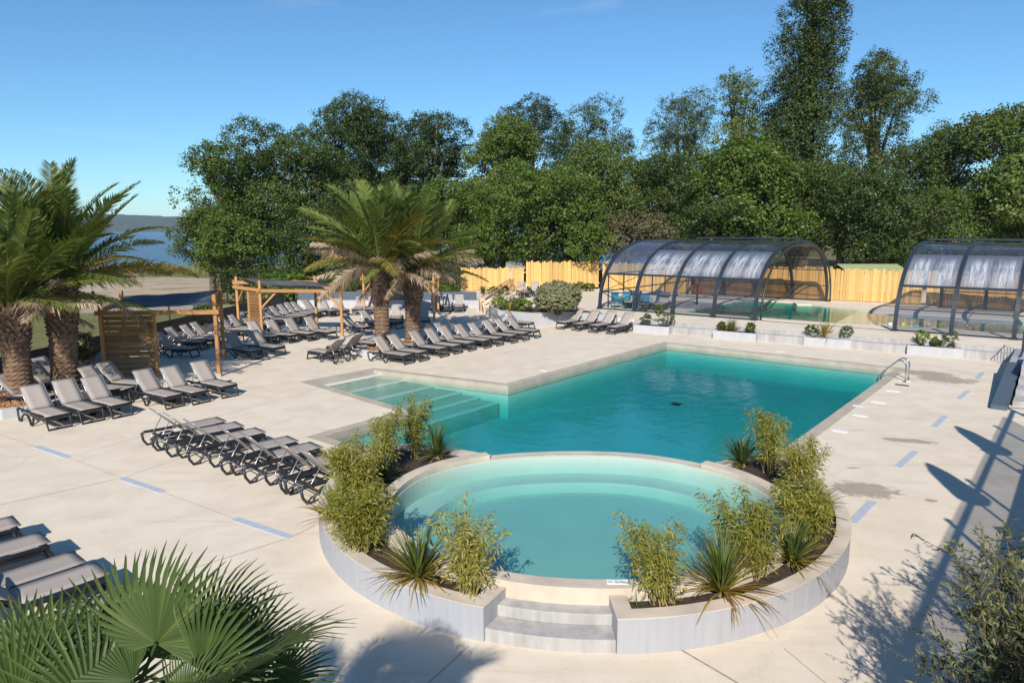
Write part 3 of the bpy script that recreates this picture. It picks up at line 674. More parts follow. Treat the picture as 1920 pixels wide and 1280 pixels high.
MB().prism([EP(3.1, 1.2), EP(8.0, 1.9), EP(8.9, 6.2), EP(5.0, 6.7), EP(2.6, 8.3)], 0.03, ZT-0.075).build('beach', 'liner', ip)
MB().prism([EP(8.0, 1.9), EP(9.6, 1.9), EP(10.2, 6.4), EP(8.9, 6.2)], 0.03, ZT-0.24).build('beach_step', 'liner', ip)
MB().prism(off_poly(pool_in, -0.02), 0.0, ZT-0.05).build('water', 'indoor_water', ip)
tag(MB().bar((*EP(0.2, -0.02), ZT+0.008), (*EP(6.0, -0.02), ZT+0.008), 0.07, 0.014).build('guide_rail', 'enclosure_frame'), 'thin dark ground rail between the two pool enclosures', 'rail')
# lane floats
fc = ['white_plastic', 'yellow_plastic', 'turquoise', 'white_plastic', 'yellow_plastic', 'turquoise']
for i, (px, nm) in enumerate(((1669, 'white'), (1693, 'yellow'), (1717, 'turquoise'), (1741, 'white'), (1764, 'yellow'), (1788, 'turquoise'))):
    p = un(px, 607.5 + i*0.3, ZT-0.02); o = MB().tube([(-0.09, 0, 0), (-0.06, 0, 0), (0.06, 0, 0), (0.09, 0, 0)], [0.04, 0.075, 0.075, 0.04], 8).build('lane_float', fc[i], smooth=True)
    o.location = p; o.rotation_euler = (0, 0, R(-36)); tag(o, ['leftmost white', 'left yellow', 'left turquoise', 'right white', 'right yellow', 'rightmost turquoise'][i] + ' lane float on the indoor pool water', 'float', 'lane floats')
p = un(1806, 604, ZT); o = MB().tube([p+Vector((0, 0, -0.05)), p+Vector((0.1, 0, 0.03)), p+Vector((0.75, 0.4, 0.5))], 0.02, 6).build('cleaning_pole', 'aluminium'); tag(o, 'thin pale pole standing in the indoor pool water', 'pole')

# ------------------------------------------------------------------ glazed enclosures
def prof(t, W=12.1, Hh=3.78, n=2.35):              # t 0..1 from front foot over the top to back foot
    a = math.pi*(1-t); c, s_ = math.cos(a), math.sin(a)
    return (W/2 + W/2*math.copysign(abs(c)**(2/n), c), Hh*abs(s_)**(2/n))
def tz_at(z, front=True):
    lo, hi = (0, 0.5)
    for _ in range(40):
        mid = (lo+hi)/2
        if prof(mid)[1] < z: lo = mid
        else: hi = mid
    return lo if front else 1-lo
def enclosure(label, e_list, uppers, first_plain, ridge):
    t = thing('pool_enclosure', label, 'enclosure', (*EP(e_list[0], 0), ZT))
    org = Vector((*EP(e_list[0], 0), ZT)); 
    def P(e, tt, grow=0.0):
        n_, z = prof(tt, 12.1+2*grow, 3.78+grow); p = EO + EE*e + EN*(n_-grow); return Vector((p.x, p.y, ZT+z+0.02)) - org
    ts = [i/40 for i in range(41)]
    for i, e in enumerate(e_list):
        m = MB(); k0 = []
        wd = 0.075
        for tt in ts:
            k0.append(len(m.v)); m.v += [tuple(P(e-wd, tt, 0.05)), tuple(P(e+wd, tt, 0.05)), tuple(P(e+wd, tt, -0.09)), tuple(P(e-wd, tt, -0.09))]
        for j in range(40):
            for q in range(4): m.f.append((k0[j]+q, k0[j]+(q+1) % 4, k0[j+1]+(q+1) % 4, k0[j+1]+q))
        m.f += [tuple(k0[0]+q for q in range(4)), tuple(k0[-1]+q for q in range(4))]
        m.build('arch_frame', 'enclosure_frame', t)
        for tt in (0.0, 1.0):
            b = P(e, tt); MB().box(b+Vector((0, 0, 0.02)), (0.26, 0.30, 0.08), Matrix.Rotation(R(-36), 3, 'Z')).build('foot', 'enclosure_frame', t)
    br = [0.0, tz_at(0.95), tz_at(1.95), tz_at(3.28), tz_at(3.62), 0.5, 1-tz_at(3.62), 1-tz_at(3.28), 1-tz_at(2.6), 1-tz_at(1.95), 1-tz_at(0.95), 1.0]
    for i in range(len(e_list)-1):
        e0, e1 = e_list[i]+0.05, e_list[i+1]-0.05
        plain_bay = first_plain and i == 0
        for j in range(len(br)):
            if plain_bay and j in (3, 4, 5, 6, 7): continue
            a_, b_ = P(e0, br[j], -0.02), P(e1, br[j], -0.02)
            MB().bar(a_, b_, 0.07 if j in (0, 2, len(br)-1) else 0.045, 0.10 if j in (0, 2, len(br)-1) else 0.05).build('crossbar', 'enclosure_frame', t)
        for j in range(len(br)-1):
            nn = 9 if j in (2, 8) else 5; m = MB(); uv = []
            for a in range(nn+1):
                tt = br[j] + (br[j+1]-br[j])*a/nn
                for e_, u_ in ((e0, 0), (e1, 1)): m.v.append(tuple(P(e_, tt, -0.015))); uv.append((u_, a/nn, 0))
            m.f = [(2*a, 2*a+1, 2*a+3, 2*a+2) for a in range(nn)]
            if j in (0, 1): mt = 'sheet_clear'
            elif j == 2: mt = 'sheet_end' if plain_bay else 'sheet_upper'
            elif j in (3, 4): mt = 'sheet_end' if plain_bay else 'sheet_clear'
            else: mt = 'sheet_rear'
            if plain_bay and j in (0, 1): continue
            me = m.mesh('glazing_sheet', mt, smooth=True, fix=False); at_ = me.attributes.new('panel_uv', 'FLOAT_VECTOR', 'POINT'); at_.data.foreach_set('vector', [c for q in uv for c in q])
            link('glazing_sheet', me, t)
        if plain_bay:                                 # braced end bay
            for (z0, z1) in ((0.05, 0.95), (0.95, 1.9)):
                MB().bar(P(e0, tz_at(z0)), P(e1, tz_at(z1)), 0.035).build('brace', 'enclosure_frame', t); MB().bar(P(e0, tz_at(z1)), P(e1, tz_at(z0)), 0.035).build('brace', 'enclosure_frame', t)
    if ridge:
        a_, b_ = P(ridge[0], 0.5, 0.14), P(ridge[1], 0.5, 0.14); MB().bar(a_, b_, 0.30, 0.09).build('ridge_rail', 'enclosure_frame', t)
    return t, P
E0 = [-8.8, -6.62, -4.42, -2.22]
e1_, P1 = enclosure('long arched glazed pool enclosure with open right end, behind the bushy planter', E0 + [-0.15], True, True, (-6.0, 0.0))
MB().tube([P1(0.10, i/40, -0.16) for i in range(41)], 0.05, 6).build('end_arch', 'enclosure_frame', e1_, smooth=True)
for q in range(1, 4):
    tt = tz_at(0.9*q); MB().bar(P1(-0.1, tt, -0.1), P1(0.10, tt, -0.16), 0.04).build('spacer', 'enclosure_frame', e1_)
# framed end wall on the left
for n_ in (0.9, 2.6, 4.4, 6.1, 7.8, 9.6, 11.2):
    tt = 0.5*(1+((n_/12.1)*2-1)) ; zz = 3.78*(1-abs(n_/6.05-1)**2.35)**(1/2.35)
    p = EO + EE*(-8.8) + EN*n_; q = Vector((p.x, p.y, ZT)) - Vector((*EP(-8.8, 0), ZT))
    MB().bar(q, q+Vector((0, 0, min(zz, 1.9))), 0.07).build('end_post', 'enclosure_frame', e1_)
for z in (0.95, 1.9):
    a_, b_ = P1(-8.8, tz_at(z)), P1(-8.8, 1-tz_at(z)); MB().bar(a_, b_, 0.06).build('end_rail', 'enclosure_frame', e1_)
r0 = Vector((16.91, 30.58)); er0 = (r0-EO).dot(EE)
e2_, P2 = enclosure('second arched glazed enclosure at the right edge with limescale streaks on its roof', [er0, er0+2.12, er0+4.3, er0+6.5], True, False, (er0, er0+6.5))

# things inside and beside the enclosures
def cone_thing():
    p = un(1125, 580, ZT); t = thing('warning_cone', 'red folded wet-floor cone just inside the enclosure corner', 'cone', (p.x+0.05, p.y+0.5, ZT))
    MB().box((0, 0, 0.015), (0.34, 0.34, 0.03)).build('base', 'red_plastic', t); MB().tube([(0, 0, 0.03), (0, 0, 0.5), (0, 0, 0.82)], [0.15, 0.08, 0.045], 10).build('body', 'red_plastic', t, smooth=True)
cone_thing()

# ------------------------------------------------------------------ plant builders
def curve_blade(p0, dirh, length, width, up, droop, segs=5):
    """strap leaf: list of left/right points"""
    pts = []; d = Vector((dirh[0], dirh[1], 0)); z = 0; x = 0; ang = up
    for i in range(segs+1):
        t = i/segs; pts.append((p0 + d*x + Vector((0, 0, z)), width*(1-t)**0.6*(0.55+0.9*min(t*3, 0.5)) + 0.0015))
        ang_t = up - droop*t**1.3; st = length/segs; x += st*math.cos(ang_t); z += st*math.sin(ang_t)
    side = Vector((-d.y, d.x, 0)); out_ = []
    for (a, wa), (b, wb) in zip(pts, pts[1:]): out_ += [a-side*wa, a+side*wa, b+side*wb, b-side*wb]
    return out_
def strap_plant(n, length, width, rnd, up=(0.35, 1.45), droop=(0.3, 1.3), stem=0.0, mat='leaf_flax', greenbias=True):
    V, var = [], []
    for i in range(n):
        a = rnd.uniform(0, 2*math.pi); t = rnd.random()**0.8; u_ = up[0] + (up[1]-up[0])*t**0.8
        L_ = length*rnd.uniform(0.7, 1.1); q = curve_blade(Vector((0.03*math.cos(a), 0.03*math.sin(a), stem)), (math.cos(a), math.sin(a)), L_, width*rnd.uniform(0.7, 1.1), u_, rnd.uniform(*droop)*(1.25-0.6*t))
        V += [tuple(x) for x in q]; v = min(1, max(0, (0.98-0.82*t if greenbias else 0.5) + rnd.gauss(0, 0.14))); var += [v]*(len(q)//4)
    return quads('strap_leaves', np.array(V), len(V)//4, mat, np.array(var))
def bamboo_mesh(h, n_culm, n_leaf, spread, rnd, lean=(0, 0)):
    m = MB(); C, T = [], []
    for i in range(n_culm):
        a = rnd.uniform(0, 2*math.pi); r = spread*0.32*rnd.random(); b = Vector((r*math.cos(a), r*math.sin(a), 0)); hh = h*rnd.uniform(0.62, 1.0)
        tip = b + Vector((lean[0]+spread*rnd.uniform(-0.8, 0.8), lean[1]+spread*rnd.uniform(-0.8, 0.8), hh)); mid = (b+tip)/2 + Vector((rnd.uniform(-.06, .06), rnd.uniform(-.06, .06), hh*0.08))
        def pt(t): return b*(1-t)**2 + mid*2*t*(1-t) + tip*t*t
        m.tube([pt(t/5) for t in range(6)], [0.010, 0.009, 0.008, 0.006, 0.004, 0.002], 4, cap=False)
        for k in range(n_leaf//n_culm):
            t = 0.16 + 0.84*rnd.random()**0.75; c = pt(t); a2 = rnd.uniform(0, 2*math.pi); rr_ = spread*0.62*rnd.random()*(1.15-0.75*t)
            C.append(c + Vector((rr_*math.cos(a2), rr_*math.sin(a2), rnd.uniform(-.05, .05)))); T.append((math.cos(a2)+rnd.gauss(0, .4), math.sin(a2)+rnd.gauss(0, .4), rnd.uniform(-1.2, 0.3)))
    C, T = np.array(C), unit(np.array(T)); N = unit(NR.normal(size=C.shape) + np.array([0, -0.2, 0.8])); N = unit(N - T*np.sum(N*T, 1, keepdims=True))
    var = np.clip(NR.normal(0.5, 0.22, len(C)), 0, 1)
    return m.mesh('culms', 'culm'), leaves('bamboo_leaves', C, N, 0.082*(0.7+0.6*NR.random(len(C))), 0.20, 'leaf_bamboo', var, T=T)
def place(name, label, cat, loc, parts, rotz=0.0, group=None):
    t = thing(name, label, cat, loc, rotz, group)
    for nm, me in parts: link(nm, me, t)
    return t
def bush_mesh(rx, ry, rz, n_tuft, n_per, size, mat, aspect=0.55, spread=0.12, up=0.3, zc=None, lumpy=0.18, seed=0):
    rg = np.random.default_rng(seed); d = unit(rg.normal(size=(n_tuft, 3))); d[:, 2] = np.abs(d[:, 2])*np.where(rg.random(n_tuft) < 0.72, 1, -0.8)
    lump = 1 + lumpy*np.sin(d[:, 0]*5+seed)*np.cos(d[:, 1]*4+1) + rg.normal(0, 0.05, n_tuft)
    r = (0.62 + 0.38*rg.random(n_tuft)**0.5)*lump
    C = d*r[:, None]*np.array([rx, ry, rz]) + np.array([0, 0, zc if zc is not None else rz*0.85])
    C[:, 2] = np.maximum(C[:, 2], 0.05)
    return tufts('foliage', C, n_per, spread, size, aspect, mat, up=up, centre=(0, 0, rz*0.5))

rnd = random.Random(21)
# bamboos and flax in the planter ring ---------------------------------------------------
bams = [((-2.12, 9.38), 1.02, 34, 3600, 0.50, (0.0, 0.0), 'dense bamboo at the left front of the planter ring'),
        ((-2.55, 11.05), 1.15, 30, 3000, 0.52, (-0.1, 0.1), 'dense bamboo on the far left of the planter ring beside the loungers'),
        ((-2.45, 12.55), 1.30, 14, 1500, 0.42, (0.15, 0.1), 'tall bamboo at the back left of the planter ring'),
        ((-1.95, 13.45), 1.25, 13, 1400, 0.36, (0.05, 0.1), 'slim tall bamboo by the main pool on the left of the planter ring'),
        ((-0.55, 8.12), 1.15, 26, 1500, 0.46, (0.02, 0.15), 'airy bamboo just left of the round pool steps'),
        ((1.86, 7.93), 1.12, 26, 1500, 0.46, (-0.22, 0.12), 'airy bamboo just right of the round pool steps'),
        ((3.22, 8.62), 1.05, 26, 2300, 0.46, (-0.15, 0.2), 'bamboo between two spiky plants on the right of the planter ring'),
        ((4.35, 9.75), 0.85, 24, 2600, 0.52, (-0.1, 0.1), 'low dense bamboo on the right bend of the planter ring'),
        ((4.95, 11.35), 1.0, 20, 2000, 0.46, (0.0, 0.1), 'bamboo at the far right of the planter ring beside a dried puddle'),
        ((4.85, 12.55), 1.25, 15, 1600, 0.42, (0.0, 0.15), 'tall bamboo at the back right corner of the planter ring')]
for (x, y), h, nc, nl, spd, ln, lb in bams:
    a, b = bamboo_mesh(h, nc, int(nl*2.0), spd*1.06, rnd, ln); place('bamboo', lb, 'bamboo', (x, y, ZS), [('culms', a), ('leaves', b)], group='bamboos in the planter ring')
flax = [((-1.22, 8.48), 0.70, 120, 'arching spiky plant with yellow outer blades at the left front of the planter ring', 'leaf_flax'),
        ((2.62, 8.12), 0.78, 130, 'large spiky plant with yellow drooping blades at the right front of the planter ring', 'leaf_flax'),
        ((3.80, 8.92), 0.66, 90, 'spiky plant with brown trailing blades on the right of the planter ring', 'leaf_flax'),
        ((-2.78, 10.35), 0.62, 80, 'spiky plant trailing thin blades over the left planter rim', 'leaf_flax'),
        ((-2.35, 12.0), 0.55, 80, 'dark spiky plant between bamboos at the left of the round pool', 'leaf_flax_green'),
        ((-1.50, 13.45), 0.72, 90, 'upright green spiky plant beside the main pool at the back left of the planter ring', 'leaf_flax_green'),
        ((4.45, 12.95), 0.68, 100, 'green tussock of blades at the back right of the planter ring', 'leaf_flax_green'),
        ((4.75, 10.55), 0.62, 90, 'green spiky plant between bamboos on the right of the planter ring', 'leaf_flax_green')]
for (x, y), ln, n_, lb, mt in flax:
    me = strap_plant(int(n_*1.5), ln, 0.0145, rnd, up=(-0.05, 1.5), droop=(0.3, 1.0), stem=0.06, mat=mt)
    t = place('spiky_plant', lb, 'plant', (x, y, ZS), [('blades', me)], rnd.uniform(0, 6), 'spiky plants in the planter ring')
    MB().tube([(0, 0, -0.01), (0, 0, 0.10)], [0.06, 0.04], 8).build('stem', 'culm', t)
me = strap_plant(14, 0.16, 0.008, rnd, mat='leaf_flax_green'); place('seedling', 'tiny green seedling in the bare soil right of the round pool steps', 'plant', (*ring(4.08, -84.6), ZS), [('blades', me)])

# planters along the terrace step --------------------------------------------------------
def box_planter(pa, pb, label, plants):
    A, B = Vector(G(*pa)), Vector(G(*pb)); d = (B-A); ln = d.length; ang = math.atan2(d.y, d.x)
    t = thing('stone_planter', label, 'planter', (A.x, A.y, 0), ang); dp = 0.92; h = 0.36
    m = MB(); w = 0.10
    m.strip([(0, 0), (ln, 0), (ln, dp), (0, dp)], [(w, w), (ln-w, w), (ln-w, dp-w), (w, dp-w)], 0.0, h, closed=True); m.build('wall', 'wall_white', t)
    MB().box((ln/2, dp/2, h-0.10), (ln-2*w+0.01, dp-2*w+0.01, 0.14)).build('soil', 'soil', t)
    for (u, v_, kind, sc, lb) in plants:
        p = A + d*u + Vector((-d.y, d.x)).normalized()*(dp*v_); loc = (p.x, p.y, h-0.035)
        if kind == 'strap': place('spiky_plant', lb, 'plant', loc, [('blades', strap_plant(90, 0.72*sc, 0.022, rnd, up=(0.1, 1.5), droop=(0.4, 1.1), mat='leaf_straw' if 'yellow' in lb else 'leaf_flax'))], rnd.uniform(0, 6))
        elif kind == 'shrub':
            mt = 'leaf_shrub' if 'bright' in lb else ('leaf_grey' if 'grey' in lb else 'leaf_olive')
            tt = place('shrub', lb, 'shrub', loc, [('foliage', bush_mesh(0.30*sc, 0.28*sc, 0.34*sc, 46, 11, 0.085, mt, spread=0.09, seed=rnd.randint(0, 99)))])
            m = MB()
            for q in range(5):
                a = q*1.26; m.tube([(0, 0, 0), (0.1*sc*math.cos(a), 0.1*sc*math.sin(a), 0.16*sc), (0.2*sc*math.cos(a), 0.2*sc*math.sin(a), 0.36*sc)], [0.012, 0.009, 0.004], 4, cap=False)
            m.build('stems', 'bark', tt)
        elif kind == 'tree':
            tt = place('young_tree', lb, 'tree', loc, [('crown', bush_mesh(0.22, 0.22, 0.30, 30, 11, 0.09, 'leaf_fresh', spread=0.09, zc=0.72, seed=4))]); MB().tube([(0, 0, 0), (0.02, 0, 0.4), (0, 0, 0.8)], [0.018, 0.014, 0.008], 5).build('trunk', 'bark', tt)
box_planter((1187, 622.5), (1254, 627.5), 'white stone planter farthest left along the terrace step, with a slim young tree', [(0.28, 0.5, 'shrub', 0.9, 'sparse grey-leaved shrub in the leftmost terrace planter'), (0.62, 0.5, 'tree', 1, 'slim young leafy tree in the leftmost terrace planter'), (0.88, 0.5, 'shrub', 1.15, 'upright olive green shrub at the right end of the leftmost terrace planter')])
box_planter((1336, 634), (1417, 641), 'white stone planter second from the left along the terrace step', [(0.35, 0.5, 'strap', 0.95, 'spiky plant with rusty blades in the second terrace planter'), (0.82, 0.5, 'shrub', 0.7, 'small olive green shrub in the second terrace planter'), (0.12, 0.5, 'shrub', 0.65, 'low olive shrub at the left end of the second terrace planter')])
box_planter((1506, 647), (1596, 654), 'white stone planter third from the left, with a large yellow spiky plant', [(0.42, 0.5, 'strap', 1.15, 'large yellow spiky plant in the third terrace planter'), (0.86, 0.5, 'shrub', 0.95, 'grey green feathery shrub in the third terrace planter'), (0.14, 0.5, 'shrub', 0.9, 'olive leafy shrub left of the yellow spiky plant')])
box_planter((1700, 664), (1806, 672), 'white stone planter nearest the pool ladder', [(0.24, 0.55, 'shrub', 1.0, 'bright green round shrub in the planter nearest the ladder'), (0.50, 0.5, 'shrub', 0.55, 'tiny olive plant in the middle of the planter nearest the ladder'), (0.76, 0.5, 'shrub', 1.05, 'airy grey shrub at the right end of the planter nearest the ladder')])

# ------------------------------------------------------------------ raised bed, stairs with rails, big clipped bush
def wall_thing(name, label, cat, path, th, z0, z1, mat, cap=None, group=None):
    t = thing(name, label, cat, (*path[0], 0), 0, group); P_ = [(x-path[0][0], y-path[0][1]) for x, y in path]
    MB().strip(P_, off_poly(P_, th, closed=False), z0, z1).build('wall', mat, t)
    if cap: MB().strip(off_poly(P_, -0.012, closed=False), off_poly(P_, th+0.012, closed=False), z1, z1+0.02).build('cap', cap, t)
    return t
bedp = [(-0.3, 41.6), (-1.26, 38.87), (-0.75, 36.6), (1.0, 35.3), (2.4, 36.1), (5.2, 34.6)]
wall_thing('bed_wall', 'pale grey retaining wall of the raised bed behind the lounger row', 'wall', bedp, 0.16, -0.05, 0.70, 'wall_white', 'rim')
soilp = [(-1.05, 38.9), (-0.58, 36.8), (1.0, 35.5), (2.4, 36.3), (4.9, 35.0), (4.6, 36.5), (2.9, 38.4), (1.2, 38.6), (0.3, 40.8)]
tag(MB().prism(soilp, 0.3, 0.63).build('planting_bed', 'soil', fix=False), kind='structure')
bush = place('clipped_bush', 'large rounded grey-green clipped bush on the raised bed', 'bush', (*G(1046, 590, 0.62), 0.62), [('foliage', bush_mesh(1.15, 1.0, 0.80, 1500, 26, 0.085, 'leaf_sage', aspect=0.6, spread=0.11, zc=0.86, lumpy=0.06, seed=5))])
m = MB()
for q in range(7):
    a = q*0.9; m.tube([(0.1*math.cos(a), 0.1*math.sin(a), 0), (0.4*math.cos(a), 0.35*math.sin(a), 0.5), (0.7*math.cos(a), 0.6*math.sin(a), 0.95)], [0.05, 0.035, 0.012], 5, cap=False)
m.build('stems', 'bark', bush)
for px, py, kind, lb, sc in ((938, 575, 'b', 'bright green leafy shrub at the left corner of the raised bed', 0.95), (982, 578, 'b', 'bright green shrub in the raised bed left of the clipped bush', 0.9), (956, 576, 's', 'straw coloured grass clump between two bright shrubs in the raised bed', 0.8), (968, 574, 'g', 'grey leafy shrub in the middle of the raised bed', 0.9),
                             (905, 545, 'f', 'green spiky plant at the foot of the plank fence left of the stair rails', 0.9), (945, 547, 'b2', 'low green shrub beyond the stair rails by the plank fence', 0.9), (926, 549, 'b2', 'low olive shrub between stair rails and plank fence', 0.8),
                             (992, 545, 'd', 'sparse dark shrub against the plank fence behind the upper loungers', 0.7), (1012, 545, 'd', 'leaning dark shrub against the plank fence left of the clipped bush', 0.8), (1085, 540, 'd', 'bushy shrub against the plank fence left of the enclosure', 0.9), (1105, 540, 'd', 'thin brownish shrub against the plank fence beside the enclosure', 0.8)):
    z = 0.62 if py > 560 else ZT
    p = un(px, py+6, z)
    if kind in 'sf': place('spiky_plant', lb, 'plant', (p.x, p.y, z), [('blades', strap_plant(100, 0.75*sc, 0.022, rnd, up=(0.4, 1.5), mat='leaf_straw' if kind == 's' else 'leaf_flax_green'))])
    else: place('shrub', lb, 'shrub', (p.x, p.y, z), [('foliage', bush_mesh(0.50*sc, 0.4*sc, 0.42*sc, 60, 14, 0.10, {'b': 'leaf_shrub', 'b2': 'leaf_olive', 'g': 'leaf_grey', 'd': 'leaf_olive'}[kind], spread=0.12, seed=px))])
# stairs up to the terrace between the raised bed and the back wall
stp = thing('garden_stairs', 'short flight of concrete steps between the wooden handrails', 'stairs', (-1.88, 42.24, 0))
b0, b1, t0_, t1_ = Vector((-1.88, 42.24)), Vector((-1.10, 38.95)), Vector((-0.5, 45.0)), Vector((0.6, 42.0))
for k in range(3):
    f0, f1 = k/3, 1.0; A, B = b0.lerp(t0_, f0), b1.lerp(t1_, f0); q = [A, B, b1.lerp(t1_, f1), b0.lerp(t0_, f1)]
    MB().prism([tuple(p-b0) for p in q], -0.03 if k == 0 else 0.166*k, 0.166*(k+1)-0.001).build('step', 'step_concrete', stp)
def rail(label, pb, pt, zt):
    a, b = un(*pb, 0), un(*pt, zt); t = thing('handrail', label, 'handrail', (a.x, a.y, 0))
    o_ = Vector((a.x, a.y, 0)); A, B = Vector((0, 0, 0)), Vector((b.x, b.y, zt)) - o_
    MB().box(A+Vector((0, 0, 0.45)), (0.07, 0.07, 0.92)).build('post', 'rail_wood', t); MB().box(B+Vector((0, 0, 0.42)), (0.08, 0.08, 0.9)).build('post', 'rail_wood', t)
    MB().bar(A+Vector((0, 0, 0.93)), B+Vector((0, 0, 0.90)), 0.07, 0.06).build('rail', 'rail_wood', t); MB().bar(A+Vector((0, 0, 0.55)), B+Vector((0, 0, 0.52)), 0.035, 0.06).build('rail', 'rail_wood', t)
rail('wooden handrail farthest left on the garden steps', (902, 585), (957, 546), ZT); rail('middle wooden handrail on the garden steps', (909, 591), (962, 547), ZT); rail('wooden handrail on the right of the garden steps beside the raised bed', (918, 597), (983, 557), ZT)

# ------------------------------------------------------------------ fences
# left: low concrete base, dark opaque screen, posts and wires
fp = [(-17.3, 8.0), (-15.95, 21.0), (-15.0, 31.0), (-13.85, 44.3)]
fl = thing('screen_fence', 'dark slate screen fence on a low concrete base along the lake side', 'fence', (0, 0, 0))
MB().strip(fp, off_poly(fp, 0.18, closed=False), -0.05, 0.37).build('base_wall', 'fence_base', fl)
def along(path, s):
    for a, b in zip(path, path[1:]):
        d = (Vector(b)-Vector(a)).length
        if s <= d: return Vector(a).lerp(Vector(b), s/d), (Vector(b)-Vector(a)).normalized()
        s -= d
    return Vector(path[-1]), (Vector(path[-1])-Vector(path[-2])).normalized()
tot = sum((Vector(b)-Vector(a)).length for a, b in zip(fp, fp[1:])); s_ = 0.2; prev = None
while s_ < tot:
    p, d = along(fp, s_); p = p + Vector((-d.y, d.x))*0.09
    MB().box((p.x, p.y, 0.37+0.62), (0.05, 0.05, 1.24)).build('post', 'screen_dark', fl)
    if prev is not None:
        q = prev; mid = (p+q)/2; ln = (p-q).length; rot = Matrix.Rotation(math.atan2((p-q).y, (p-q).x), 3, 'Z')
        MB().box((mid.x, mid.y, 0.372+0.30), (ln-0.06, 0.02, 0.60), rot).build('screen_panel', 'screen_dark', fl)
        for z in (1.25, 1.55): MB().tube([(q.x, q.y, z), (p.x, p.y, z)], 0.004, 4, cap=False).build('wire', 'screen_dark', fl)
    prev = p; s_ += 2.05
bw = [(-13.75, 44.55), (-2.2, 44.40)]
t = thing('back_wall', 'low white wall with slate panels at the back of the sun deck', 'wall', (-13.75, 44.55, 0)); P_ = [(0, 0), (11.55, -0.15)]
MB().strip(P_, off_poly(P_, 0.18, closed=False), -0.05, 0.47).build('wall', 'wall_white', t)
for k in range(5):
    x0 = 0.05 + k*2.3; MB().box((x0+1.13, 0.09-0.013*(x0+1.1), 0.472+0.27), (2.22, 0.03, 0.54)).build('panel', 'panel_slate', t); MB().box((x0, 0.09-0.013*x0, 0.472+0.7), (0.05, 0.05, 1.4)).build('post', 'screen_dark', t)
    for z in (1.25, 1.5, 1.75): MB().tube([(x0, 0.09-0.013*x0, z), (x0+2.3, 0.09-0.013*(x0+2.3), z)], 0.004, 4, cap=False).build('wire', 'screen_dark', t)
t = wall_thing('stair_wall', 'short pale wall between back wall and garden stairs', 'wall', [(-2.2, 44.4), (-2.15, 42.3)], 0.16, -0.05, 0.62, 'wall_white', 'rim')

# plank fence
pk = []
for v_ in range(3):
    m = MB(); w, th = 0.080, 0.022; h = 1.72 + 0.05*v_; m.v = [(-w, 0, 0), (w, 0, 0), (w, 0, h-0.05), (0.03, 0, h), (-0.03, 0, h), (-w, 0, h-0.05), (-w, th, 0), (w, th, 0), (w, th, h-0.05), (0.03, th, h), (-0.03, th, h), (-w, th, h-0.05)]
    m.f = [(0, 1, 2, 3, 4, 5), (11, 10, 9, 8, 7, 6)] + [(i, (i+1) % 6, (i+1) % 6+6, i+6) for i in range(6)]; pk.append(m.mesh('picket', 'picket'))
def picket_fence(label, a, b, z, hs=1.0, pitch=0.165):
    a, b = Vector(a), Vector(b); d = b-a; n_ = int(d.length/pitch); t = thing('plank_fence', label, 'fence', (a.x, a.y, z), math.atan2(d.y, d.x))
    for i in range(n_):
        o_ = link('picket', pk[i % 3 if i % 7 else 1], t); o_.location = ((i+0.5)*pitch, rnd.uniform(-0.012, 0.012), 0.03); o_.rotation_euler = (0, rnd.gauss(0, 0.006), 0); o_.scale = (rnd.uniform(0.9, 1.04), 1, hs*(1+0.018*math.sin(i*0.75)+rnd.uniform(-.009, .009)))
    for q in (0.35, 1.35): MB().box((d.length/2, 0.06, q), (d.length, 0.035, 0.08)).build('rail', 'picket', t)
    for i in range(int(d.length/2)+1): MB().box((min(d.length, i*2.0+0.05), 0.12, 0.85), (0.09, 0.09, 1.7)).build('post', 'pine_post', t)
picket_fence('lower yellow plank fence left of the upper loungers', (-3.75, 51.2), (1.0, 51.0), ZT, 0.93)
picket_fence('taller yellow plank fence between the upper loungers and the enclosure', (1.05, 51.3), (6.6, 52.6), ZT+0.12, 1.1)
picket_fence('long yellow plank fence behind the two glazed enclosures', (6.8, 52.6), (24.4, 41.5), ZT, 1.12)
picket_fence('yellow plank fence behind the enclosure at the right edge', (24.6, 41.4), (36, 34), ZT, 1.12)

# sheds beyond the fence
def shed(label, px0, px1, pyt, Y, mat_r, mat_w):
    a, b = at(px0, pyt, Y), at(px1, pyt, Y); w = b.x-a.x; t = thing('shed', label, 'shed', ((a.x+b.x)/2, Y, 0.3)); h = a.z-0.3
    MB().box((0, 1.6, (h-0.45)/2), (w-0.3, 2.8, h-0.45)).build('wall', mat_w, t)
    rf = None
    for s in (-1, 1):
        m = MB(); n_ = max(10, int(w/0.12))
        for i in range(n_+1):
            x = -w/2 + w*i/n_; dz = 0.02*(i % 2)
            m.v += [(x, 1.6+s*1.75, h-0.5+dz), (x, 1.6, h+dz)]
        m.f = [(2*i, 2*i+2, 2*i+3, 2*i+1) for i in range(n_)]; m.build('roof', mat_r, t, fix=False)
shed('shed with ribbed olive green roof behind the plank fence', 1588, 1705, 497, 52, 'shed_roof', 'wall_white')
shed('small white shed at the left end of the taller plank fence', 948, 985, 493, 55, 'canvas', 'wall_white')
shed('small dark roofed shed behind the plank fence left of the enclosure', 1088, 1120, 492, 57, 'screen_dark', 'screen_dark')

